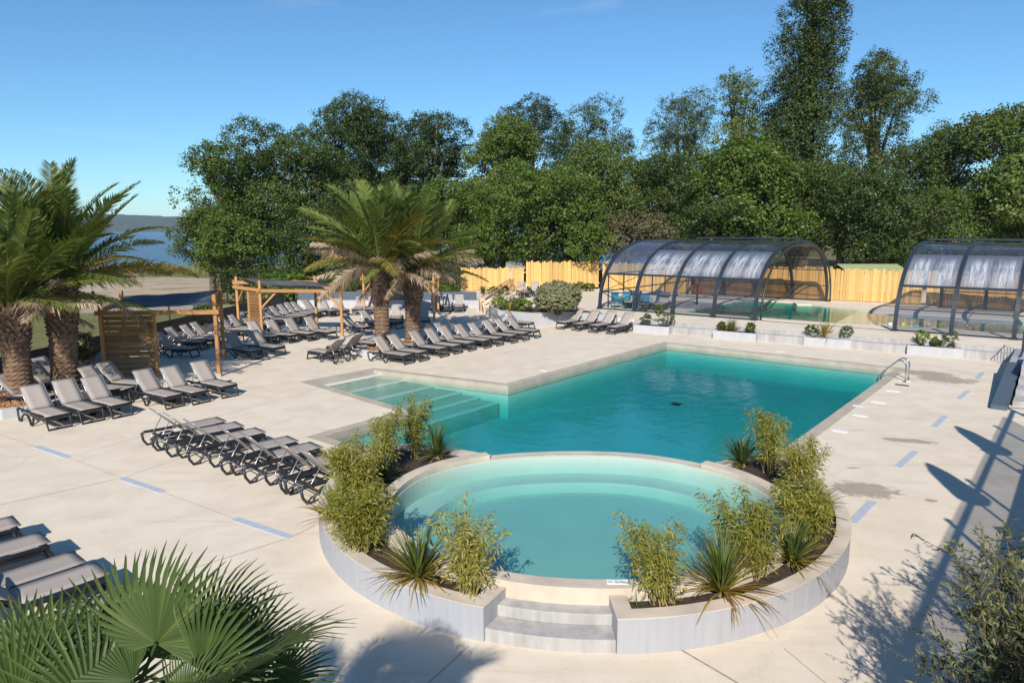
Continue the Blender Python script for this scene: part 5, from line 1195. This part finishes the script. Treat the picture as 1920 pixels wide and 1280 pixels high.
for q in ((293, 1206, 3.05, 84, 0.10, 0.70, 2, 0.0), (244, 1226, 3.45, 96, 0.35, 0.80, 0, 0.2), (372, 1215, 3.55, 48, 0.45, 0.84, 1, -0.45), (105, 1262, 3.1, 150, 0.1, 0.76, 2, 0.3), (446, 1226, 3.45, 22, 0.3, 0.60, 0, -0.2),
          (430, 1275, 2.95, 27, -0.1, 0.95, 1, -1.25), (170, 1330, 2.9, 110, -0.1, 0.66, 2, 0.4), (30, 1320, 2.95, 95, -0.1, 0.66, 0, 0.2), (330, 1360, 2.9, 55, -0.2, 0.70, 1, -0.6), (505, 1282, 3.5, -8, 0.1, 0.60, 1, -0.5), (40, 1235, 3.6, 118, 0.4, 0.62, 2, 0.5), (375, 1255, 3.0, 8, -0.2, 0.62, 2, 0.6), (250, 1275, 2.95, 170, 0.0, 0.66, 1, 0.2)):
    fan_at(*q[:6], FANS[q[6]], q[7])
g_ = random.Random(9)
for i in range(9):
    az = i*2.39996 + 0.4; f = i/9
    fan(az, R(10-40*f)+g_.gauss(0, .08), g_.uniform(0.42, 0.58), g_.uniform(0.70, 0.85), FANS[i % 3], R(-5-45*f)+g_.gauss(0, .15), g_.gauss(0, .35))

# ------------------------------------------------------------------ trees beyond the terrace
def lobes_blob(g, x0, x1, zt, zb, yd, n, spread=1.0):
    """irregular crown: overlapping lobes filling the outline x0..x1, zb..zt"""
    w, h = x1-x0, zt-zb; L_ = []
    for i in range(int(n*1.7)):
        f = g.random()**0.7; z = zb + h*(0.12+0.80*f); half = 0.5*w*max(0.12, 1-abs((f-0.40)/0.66)**2.6)**0.5
        r = min(w, h)*g.choice((0.09, 0.12, 0.16, 0.21))*g.uniform(0.9, 1.15); x = (x0+x1)/2 + g.uniform(-1, 1)*max(0, half-r*0.7); L_.append((x, g.uniform(-1, 1)*yd*0.5, z, r*g.uniform(0.9, 1.25), r*g.uniform(0.9, 1.2), r*g.uniform(0.75, 1.0)))
    L_.append(((x0+x1)/2, 0, zb+h*0.47, w*0.36, yd*0.34, h*0.40)); L_.append(((x0+x1)/2 + g.uniform(-.1, .1)*w, 0, zt-h*0.13, w*0.13, w*0.13, h*0.13))
    for i in range(9):                                  # shoots that break the outline
        a = g.uniform(0.12, math.pi-0.12); L_.append(((x0+x1)/2 + 0.44*w*math.cos(a), g.uniform(-.2, .2)*yd, zb+h*0.40+0.54*h*math.sin(a), w*0.045, w*0.045, h*g.uniform(0.05, 0.09)))
    return L_
def lobes_column(g, x0, x1, zt, zb, yd, n):
    w, h = x1-x0, zt-zb; L_ = []
    for i in range(n):
        f = (i+g.random())/n; z = zb + h*f; half = 0.5*w*(1-0.40*max(0, f-0.3)/0.7)*min(1, 0.55+f*2); a = g.uniform(0, 6.28); rr_ = half*g.uniform(0.25, 0.62); r = half*g.uniform(0.36, 0.52)
        L_.append(((x0+x1)/2 + rr_*math.cos(a), rr_*math.sin(a), z, r, r, r*g.uniform(1.5, 2.4)))
    return L_
def tree(name, label, px0, px1, pyt, pyb, Y, mat, kind='blob', n=16, dens=1.0, leaf=0.185, bark='bark', seed=0, base_py=None, up=0.3, shell=0.62):
    g = random.Random(seed); ng = np.random.default_rng(seed); c = at((px0+px1)/2, HZ, Y); zg = ground_h(c.x, Y) if Y > 53 else ZT
    zg = max(zg, -0.6); x0, x1 = at(px0-(7 if kind == 'column' else 13), HZ, Y).x-c.x, at(px1+(7 if kind == 'column' else 13), HZ, Y).x-c.x; zt = at(px0, pyt, Y).z-zg; zb = max(0.15, at(px0, pyb, Y).z-zg); w = x1-x0; yd = w*0.85
    t = thing(name, label, 'tree', (c.x, Y, zg), 0, 'trees beyond the terrace')
    L_ = lobes_column(g, x0, x1, zt, zb, yd, n) if kind == 'column' else lobes_blob(g, x0, x1, zt, zb, yd, n)
    C, S_ = [], []
    for (lx, ly, lz, rx, ry, rz) in L_:
        k = max(6, int(dens*11.1*(rx*rz+ry*rz+rx*ry)/ (leaf/0.24)))
        d = unit(ng.normal(size=(k, 3))); keep = d[:, 1] < 0.75; d = d[keep]; r = (shell + (1-shell)*ng.random(len(d))**0.5)*(1+0.10*np.sin(d[:, 0]*6+lx)*np.cos(d[:, 2]*5))
        pts = np.array([lx, ly, lz]) + d*r[:, None]*np.array([rx, ry, rz]); pts[:, 2] = np.maximum(pts[:, 2], 0.25)
        if kind == 'column': pts[:, 2] += ng.random(len(d))*0.5
        C.append(pts)
    C = np.concatenate(C); sp_ = leaf*(1.9+1.7*ng.random(len(C)))
    link('crown', tufts('crown', C, 15, sp_, leaf, 0.62, mat, up=up, centre=(0, 0, zt*0.5)), t)
    m = MB(); hmain = zb + (zt-zb)*(0.86 if kind == 'column' else 0.62); tr = 0.10+0.028*zt
    m.tube([(0, 0, -0.1), (g.uniform(-.2, .2), 0, hmain*0.35), (g.uniform(-.4, .4), 0, hmain*0.7), (0, 0, hmain)], [tr*1.15, tr*0.9, tr*0.55, tr*0.14], 8)
    for (lx, ly, lz, rx, ry, rz) in L_[:14]:
        s0 = max(zb*0.6+0.4, lz*0.55); m.tube([(0, 0, min(s0, hmain*0.9)), (lx*0.45, ly*0.45, lz*0.80), (lx*0.95, ly*0.95, lz+rz*0.3)], [tr*0.36, tr*0.22, 0.03], 5, cap=False)
    m.build('trunk', bark, t)
    return t
tree('broadleaf_tree', 'fresh green oak standing free at the left end of the tree line by the lake', 342, 492, 262, 512, 60, 'leaf_fresh', n=17, dens=1.0, seed=1)
tree('broadleaf_tree', 'low spreading green tree leaning toward the lake at the left of the tree line', 330, 455, 392, 520, 57, 'leaf_olive', n=12, dens=1.0, seed=2)
tree('broadleaf_tree', 'tall olive green tree with spiky top shoots behind the middle pergola', 432, 650, 232, 505, 64, 'leaf_olive', n=24, dens=0.95, seed=3, up=0.8)
tree('oak_tree', 'dark broad-crowned tree rising above the middle palms', 600, 790, 204, 430, 74, 'leaf_dark', n=22, dens=1.0, seed=4, bark='bark_pale')
tree('oak_tree', 'dark tree with clustered top right of the middle palms', 745, 885, 212, 460, 71, 'leaf_dark', n=18, dens=0.95, seed=5, bark='bark_pale')
tree('broadleaf_tree', 'deep green tree directly behind the middle palm crowns', 590, 800, 335, 515, 60, 'leaf_dark', n=16, dens=1.0, seed=6)
tree('broadleaf_tree', 'dark green tree behind the right palm fronds and the low fence', 770, 940, 340, 512, 62, 'leaf_fresh', n=14, dens=0.9, seed=7)
tree('broadleaf_tree', 'bright yellow-green tree in the middle of the tree line', 866, 1025, 236, 440, 67, 'leaf_bright', n=17, dens=0.9, seed=8, up=0.6)
tree('oak_tree', 'dark conical tree peeking above the yellow-green one', 920, 1072, 194, 400, 82, 'leaf_dark', n=16, dens=0.95, seed=9)
tree('poplar_tree', 'airy grey-green poplar left of the sky gap', 1045, 1182, 192, 430, 88, 'leaf_grey', n=15, dens=0.75, seed=10, shell=0.4, up=0.6)
tree('broadleaf_tree', 'broad deep green tree behind the plank fence', 880, 1135, 318, 512, 57, 'leaf_fresh', n=24, dens=1.05, seed=11)
tree('broadleaf_tree', 'olive green tree under the sky gap in the tree line', 1020, 1215, 268, 470, 66, 'leaf_olive', n=18, dens=1.0, seed=12)
tree('shrub_tree', 'brownish thicket tree behind the left end of the enclosure', 1098, 1250, 396, 498, 56, 'leaf_brown', n=14, dens=1.15, seed=13, leaf=0.17)
tree('poplar_tree', 'tall grey-green poplar right of the sky gap', 1196, 1335, 176, 430, 92, 'leaf_grey', n=16, dens=0.8, seed=14, shell=0.4, up=0.7)
tree('broadleaf_tree', 'dark tree filling the gap behind the first enclosure arches', 1180, 1330, 290, 470, 64, 'leaf_dark', n=15, dens=1.0, seed=15)
tree('maple_tree', 'light green upright tree left of the tall poplar', 1312, 1436, 122, 420, 72, 'leaf_bright', n=18, dens=0.7, seed=16, shell=0.45, up=0.5)
tree('maple_tree', 'fresh green tree with drooping branches in front of the tall poplar', 1285, 1492, 255, 470, 60, 'leaf_fresh', n=20, dens=0.85, seed=17, leaf=0.27)
tree('lombardy_poplar', 'very tall dark poplar column cut by the top of the picture', 1408, 1588, -90, 440, 68, 'leaf_poplar', 'column', n=44, dens=0.9, seed=18, up=0.9, shell=0.5)
tree('poplar_tree', 'dark green tall poplar just right of the tallest one', 1560, 1702, 90, 430, 76, 'leaf_poplar', n=22, dens=0.95, seed=19, up=0.6)
tree('broadleaf_tree', 'olive tree at the foot of the tallest poplar behind the open arch', 1420, 1600, 300, 490, 61, 'leaf_olive', n=16, dens=1.0, seed=20)
tree('cedar_tree', 'blackish green bushy tree between the two enclosures', 1545, 1735, 330, 512, 57, 'leaf_dark', n=20, dens=1.1, seed=21)
tree('broadleaf_tree', 'conical green tree left of the tree at the right edge', 1682, 1822, 246, 470, 68, 'leaf_olive', n=18, dens=1.0, seed=22)
tree('broadleaf_tree', 'deep green low tree behind the right enclosure', 1700, 1850, 365, 512, 59, 'leaf_fresh', n=14, dens=1.0, seed=23)
tree('maple_tree', 'yellow-green tree cut by the right edge of the picture', 1806, 2030, 186, 500, 60, 'leaf_bright', n=26, dens=0.9, seed=24, leaf=0.28)
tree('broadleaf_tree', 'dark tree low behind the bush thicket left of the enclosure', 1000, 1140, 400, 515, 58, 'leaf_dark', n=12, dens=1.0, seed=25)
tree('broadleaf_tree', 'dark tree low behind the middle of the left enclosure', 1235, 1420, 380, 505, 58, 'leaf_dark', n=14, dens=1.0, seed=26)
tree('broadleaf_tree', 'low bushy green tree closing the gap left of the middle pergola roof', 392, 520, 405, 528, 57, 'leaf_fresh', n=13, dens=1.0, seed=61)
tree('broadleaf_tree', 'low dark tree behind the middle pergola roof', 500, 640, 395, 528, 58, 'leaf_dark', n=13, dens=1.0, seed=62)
for i, (a_, b_, tp) in enumerate(((1150, 1330, 330), (1300, 1500, 330), (1480, 1680, 310), (1640, 1820, 330), (1790, 1990, 320), (640, 830, 330), (820, 1010, 330), (980, 1170, 330))):
    tree('backdrop_tree', 'dim green tree of the second rank, %s' % ('behind the left enclosure roof', 'behind the middle of the left enclosure', 'behind the open arch', 'between the enclosures', 'behind the right enclosure', 'behind the middle palms', 'behind the low plank fence', 'behind the taller plank fence')[i], a_, b_, tp, 505, 84, 'leaf_dark', n=12, dens=0.42, seed=40+i, leaf=0.30)
# undergrowth closing the view below the crowns
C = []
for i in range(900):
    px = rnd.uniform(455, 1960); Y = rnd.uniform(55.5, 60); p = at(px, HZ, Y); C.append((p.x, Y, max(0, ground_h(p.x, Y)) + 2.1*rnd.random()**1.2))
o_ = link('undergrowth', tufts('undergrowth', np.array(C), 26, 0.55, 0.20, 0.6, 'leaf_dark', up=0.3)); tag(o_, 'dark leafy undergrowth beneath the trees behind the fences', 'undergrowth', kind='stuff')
# clipped hedge and small shrubs beyond the left screen fence
def hedge(label, px0, px1, pyt, Y, depth, mat):
    a, b = at(px0, pyt, Y), at(px1, pyt, Y); w = b.x-a.x; zg = ground_h((a.x+b.x)/2, Y); h = a.z-zg; t = thing('hedge', label, 'hedge', ((a.x+b.x)/2, Y, zg)); n_ = 1500
    C = np.c_[NR.uniform(-w/2, w/2, n_), NR.uniform(0, depth, n_), NR.uniform(0.05, h, n_)]; f_ = NR.integers(0, 3, n_)
    C[f_ == 0, 1] = NR.normal(0.05, 0.05, (f_ == 0).sum()); C[f_ == 1, 2] = h - np.abs(NR.normal(0, 0.05, (f_ == 1).sum()))
    link('foliage', tufts('hedge', C, 14, 0.14, 0.10, 0.6, mat, up=0.3), t); m = MB()
    for i in range(int(w/0.6)+1): m.tube([(-w/2+i*0.6, depth/2, 0), (-w/2+i*0.6+0.1, depth/2, h*0.8)], [0.04, 0.015], 5)
    m.build('stems', 'bark', t)
hedge('dark clipped hedge behind the screen fence at the foot of the tree line', 398, 545, 508, 48.5, 1.3, 'leaf_dark')
hedge('low dark hedge behind the slate panels of the back wall', 610, 868, 512, 49.5, 1.2, 'leaf_dark')
for px, py, Y, sc, mt, lb in ((505, 505, 46.6, 1.25, 'leaf_shrub', 'bright green shrub behind the corner of the screen fence'), (552, 500, 47.0, 1.3, 'leaf_shrub', 'bright yellow-green shrub left of the middle palms behind the fence'), (640, 505, 47.2, 1.35, 'leaf_fresh', 'green shrub behind the slate panels left of the middle palms'),
                              (835, 520, 46.9, 1.0, 'leaf_fresh', 'round green shrub behind the slate panels right of the middle palms'), (360, 588, 33.5, 0.55, 'leaf_olive', 'small olive shrub outside the screen fence under the first pergola'), (385, 570, 38, 0.65, 'leaf_olive', 'small yellowish shrub outside the screen fence near the path'),
                              (300, 600, 31.5, 0.5, 'leaf_fresh', 'low green shrub outside the screen fence left of the first sail'), (142, 600, 24.9, 0.62, 'leaf_brown', 'sparse climbing shrub on the screen fence right of the left palms')):
    c = at(px, py, Y); zg = ground_h(c.x, Y) if c.x < -16.4+0.093*(min(Y, 45)-21) or Y > 45 else 0.0
    tt = place('shrub', lb, 'shrub', (c.x, Y, max(zg, -0.4)), [('foliage', bush_mesh(0.95*sc, 0.8*sc, 0.95*sc, 130, 16, 0.15, mt, spread=0.20, zc=1.0*sc, seed=px))])
    MB().tube([(0, 0, -0.05), (0.05, 0, 0.5*sc), (0, 0, 1.0*sc)], [0.05, 0.04, 0.015], 5).build('stems', 'bark', tt)
# reeds and dry grass along the lake shore
V, var = [], []
for i in range(5200):
    x = rnd.uniform(-75, 10); y = rnd.uniform(93, 105); z = ground_h(x, y); h = rnd.uniform(0.5, 1.5); w = 0.05; lx = rnd.gauss(0, 0.2)
    V += [(x-w, y, z), (x+w, y, z), (x+lx+0.01, y, z+h), (x+lx-0.01, y, z+h)]; var.append(min(1, max(0, rnd.gauss(0.45, 0.25))))
tag(link('reeds', quads('reeds', np.array(V), len(V)//4, 'grass_dry', np.array(var))), 'band of dry reeds and grass along the lake shore', 'reeds', kind='stuff')
V, var = [], []
for i in range(9000):
    x = rnd.uniform(-38, -16.5); y = rnd.uniform(22, 60); z = ground_h(x, y); 
    if math.sin(x*0.5+1)*math.sin(y*0.35)+rnd.gauss(0, .4) < 0.1: continue
    h = rnd.uniform(0.08, 0.28); w = 0.012; lx = rnd.gauss(0, 0.06); V += [(x-w, y, z), (x+w, y, z), (x+lx+0.002, y, z+h), (x+lx-0.002, y, z+h)]; var.append(min(1, max(0, rnd.gauss(0.4, 0.25))))
tag(link('grass', quads('grass', np.array(V), len(V)//4, 'grass_dry', np.array(var))), 'patchy dry grass outside the screen fence', 'grass', kind='stuff')

# ------------------------------------------------------------------ raised terrace at the right (outside the frame; its rail, parasols and olive shade the deck)
HT = 2.1; kk = HT/math.tan(SUN_EL); sh = Vector((math.sin(SUN_PHI), math.cos(SUN_PHI)))
tp0 = Vector((5.79, 8.08)) - sh*kk; td = Vector((math.cos(R(50.5)), math.sin(R(50.5)))); tn = Vector((td.y, -td.x))
s0, s1 = -8.0, 12.2
tb = thing('lookout_terrace', 'raised grey terrace block outside the right edge whose edge shades the deck', 'terrace', (tp0.x, tp0.y, 0), R(50.5))
MB().prism([(s0, 0), (s1, 0), (s1, -6), (s0, -6)], 0.0, HT).build('block', 'planter_render', tb)
rl = thing('terrace_railing', 'mesh-filled metal railing along the raised terrace edge at the right', 'railing', (tp0.x, tp0.y, HT), R(50.5))
for i in range(9):
    x = s0+0.1 + i*2.5
    MB().bar((x, -0.08, 0), (x, -0.08, 1.10), 0.06).build('post', 'enclosure_frame', rl); MB().tube([(x, -0.08, 1.10), (x, -0.08, 1.14), (x, -0.08, 1.22)], [0.03, 0.07, 0.0], 4).build('finial', 'enclosure_frame', rl)
MB().bar((s0, -0.08, 0.86), (s1, -0.08, 0.86), 0.07, 0.07).build('top_rail', 'enclosure_frame', rl)
def mesh_mat():
    m, n, l, p, o = newmat('windbreak'); n.remove(p); tr = n.new('ShaderNodeBsdfTransparent'); df = n.new('ShaderNodeBsdfDiffuse'); df.inputs['Color'].default_value = (0.3, 0.3, 0.3, 1); ms = n.new('ShaderNodeMixShader')
    v = coords(n, l); f = noise(n, l, v, 3); r_ = n.new('ShaderNodeMapRange'); r_.inputs['To Min'].default_value = 0.28; r_.inputs['To Max'].default_value = 0.42; l.new(f, r_.inputs['Value']); l.new(r_.outputs['Result'], ms.inputs['Fac'])
    l.new(tr.outputs[0], ms.inputs[1]); l.new(df.outputs[0], ms.inputs[2]); l.new(ms.outputs[0], o.inputs['Surface'])
mesh_mat()
MB().box(((s0+s1)/2-0.6, -0.08, 0.54), (s1-s0-1.2, 0.004, 1.06)).build('windbreak_mesh', 'windbreak', rl)
def closed_parasol(tip_px, label):
    zt = HT+2.45; p = Vector(G(*tip_px)) - sh*(zt/math.tan(SUN_EL)); t = thing('closed_parasol', label, 'parasol', (p.x, p.y, HT), 0, 'closed parasols on the raised terrace')
    MB().tube([(0, 0, 0.05), (0, 0, 2.3)], 0.03, 8).build('pole', 'aluminium', t); MB().tube([(0, 0, 0.95), (0, 0, 1.1), (0, 0, 1.5), (0, 0, 2.0), (0, 0, 2.35), (0, 0, 2.45)], [0.20, 0.30, 0.26, 0.20, 0.08, 0.02], 10).build('canopy', 'canvas', t, smooth=True); MB().box((0, 0, 0.03), (0.5, 0.5, 0.06)).build('base', 'step_concrete', t)
closed_parasol((1737, 867), 'closed parasol on the raised terrace, the nearer one, known by its pointed shadow'); closed_parasol((1791, 798), 'closed parasol on the raised terrace, the farther one, known by its pointed shadow')
# stair side wall at the right edge
a, b = Vector(G(1857, 766)), Vector(G(1908, 668)); d = (b-a).normalized(); nn = Vector((d.y, -d.x))
sw = thing('stair_wall', 'dark grey stair side wall at the right edge of the deck', 'wall', (a.x, a.y, 0), math.atan2(d.y, d.x))
MB().add([(0, 0, 0), (5.3, 0, 0), (5.3, -0.38, 0), (0, -0.38, 0), (0, 0, 0.12), (5.3, 0, 0.55), (5.3, -0.38, 0.55), (0, -0.38, 0.12)], [(0, 3, 2, 1), (4, 5, 6, 7), (0, 1, 5, 4), (1, 2, 6, 5), (2, 3, 7, 6), (3, 0, 4, 7)]).build('stringer', 'panel_slate', sw)
MB().add([(5.32, 0.02, 0), (9.5, 0.02, 0), (9.5, -0.45, 0), (5.32, -0.45, 0), (5.32, 0.02, 0.42), (9.5, 0.02, 0.5), (9.5, -0.45, 0.5), (5.32, -0.45, 0.42)], [(0, 3, 2, 1), (4, 5, 6, 7), (0, 1, 5, 4), (1, 2, 6, 5), (2, 3, 7, 6), (3, 0, 4, 7)]).build('low_wall', 'planter_render', sw)
for i in range(5): MB().box((1.2+i*0.9, -1.6, 0.08*(i+1)), (0.9 if i < 4 else 3.0, 2.3, 0.16*(i+1))).build('step', 'step_concrete', sw)
gr = thing('stair_railing', 'slim barred railing at the right edge by the second enclosure', 'railing', (a.x+d.x*7.0, a.y+d.y*7.0, 0.44), math.atan2(d.y, d.x))
for i in range(10): MB().tube([(i*0.17, -0.25, 0.02), (i*0.17, -0.25, 0.95)], 0.011, 5).build('baluster', 'enclosure_frame', gr)
for z in (0.10, 0.95): MB().tube([(-0.05, -0.25, z), (1.6, -0.25, z)], 0.018, 6).build('rail', 'enclosure_frame', gr)
gr2 = thing('stair_handrail', 'open metal handrail beside the stairs beyond the right edge', 'railing', (tp0.x+td.x*(s1+0.1), tp0.y+td.y*(s1+0.1), 0), R(50.5))
for (A, B) in (((0, 0, HT+1.0), (3.2, 0, 1.0)), ((0, 0, HT+0.5), (3.2, 0, 0.5)), ((0, 0, 0), (0, 0, HT+1.0)), ((3.2, 0, 0), (3.2, 0, 1.0)), ((1.6, 0, 0), (1.6, 0, HT/2+1.0))): MB().bar(A, B, 0.06).build('bar', 'enclosure_frame', gr2)

# ------------------------------------------------------------------ olive in the lower right corner
def olive(label, x, y, h, rad, n_br, seed):
    g = random.Random(seed); t = thing('olive_tree', label, 'tree', (x, y, 0)); m = MB(); C, T = [], []
    m.tube([(0, 0, 0), (0.04, 0, 0.35), (0, 0.03, 0.7)], [0.07, 0.06, 0.05], 7)
    for i in range(n_br):
        a = g.uniform(0, 6.283); el = g.uniform(0.15, 1.45); L_ = rad*g.uniform(0.75, 1.25); st = Vector((0, 0.02, g.uniform(0.4, 0.75))); dv = Vector((math.cos(a)*math.cos(el), math.sin(a)*math.cos(el), math.sin(el)*(h/rad-0.2)*0.75)); pts = [st]
        for k in range(7): dv = dv + Vector((g.gauss(0, .13), g.gauss(0, .13), g.gauss(0, .10))); pts.append(pts[-1] + dv.normalized()*L_*max(1.0, dv.length)/7)
        m.tube(pts, [0.018*(1-k/8)+0.002 for k in range(8)], 4, cap=False)
        for k in range(2, 8):
            for q in range(g.randint(3, 5)):
                d2 = (dv.normalized()*0.7 + Vector((g.gauss(0, .7), g.gauss(0, .7), g.gauss(0.15, .6)))).normalized(); L2 = g.uniform(0.12, 0.34); e = pts[k] + d2*L2; m.tube([pts[k], e], [0.004, 0.0015], 3, cap=False)
                for u in range(11):
                    p = pts[k].lerp(e, 0.25+0.78*u/10); tv = (d2 + Vector((g.gauss(0, .75), g.gauss(0, .75), g.gauss(0, .75)))).normalized(); C.append(p + tv*0.025); T.append(tv)
    C, T = np.array([tuple(c) for c in C]), np.array([tuple(c) for c in T]); N_ = unit(NR.normal(size=C.shape)+np.array([0, -0.2, 0.6])); N_ = unit(N_ - T*np.sum(N_*T, 1, keepdims=True))
    m.build('branches', 'bark', t); link('leaves', leaves('leaves', C, N_, 0.066*(0.75+0.5*NR.random(len(C))), 0.24, 'leaf_olive_tree', np.clip(NR.normal(0.5, .25, len(C)), 0, 1), T=T), t)
olive('wispy olive tree rising into the lower right corner', 4.42, 5.30, 2.05, 0.85, 50, 3)
olive('smaller olive shrub behind the other at the right edge', 5.95, 6.9, 1.7, 0.7, 28, 4)

# ------------------------------------------------------------------ the air over the lake
HAZE = 0.00010
hz_m, hn, hl, hp, ho = newmat('haze_air'); hn.remove(hp)
pv = hn.new('ShaderNodeVolumePrincipled'); pv.inputs['Color'].default_value = (0.72, 0.85, 1.0, 1); pv.inputs['Density'].default_value = HAZE; pv.inputs['Anisotropy'].default_value = 0.0
hl.new(pv.outputs[0], ho.inputs['Volume'])
hb = MB().box((0, 2700, 44), (9200, 6700, 99)).build('haze', 'haze_air'); tag(hb, 'faint blue air over lake and far shore', 'haze', kind='stuff')
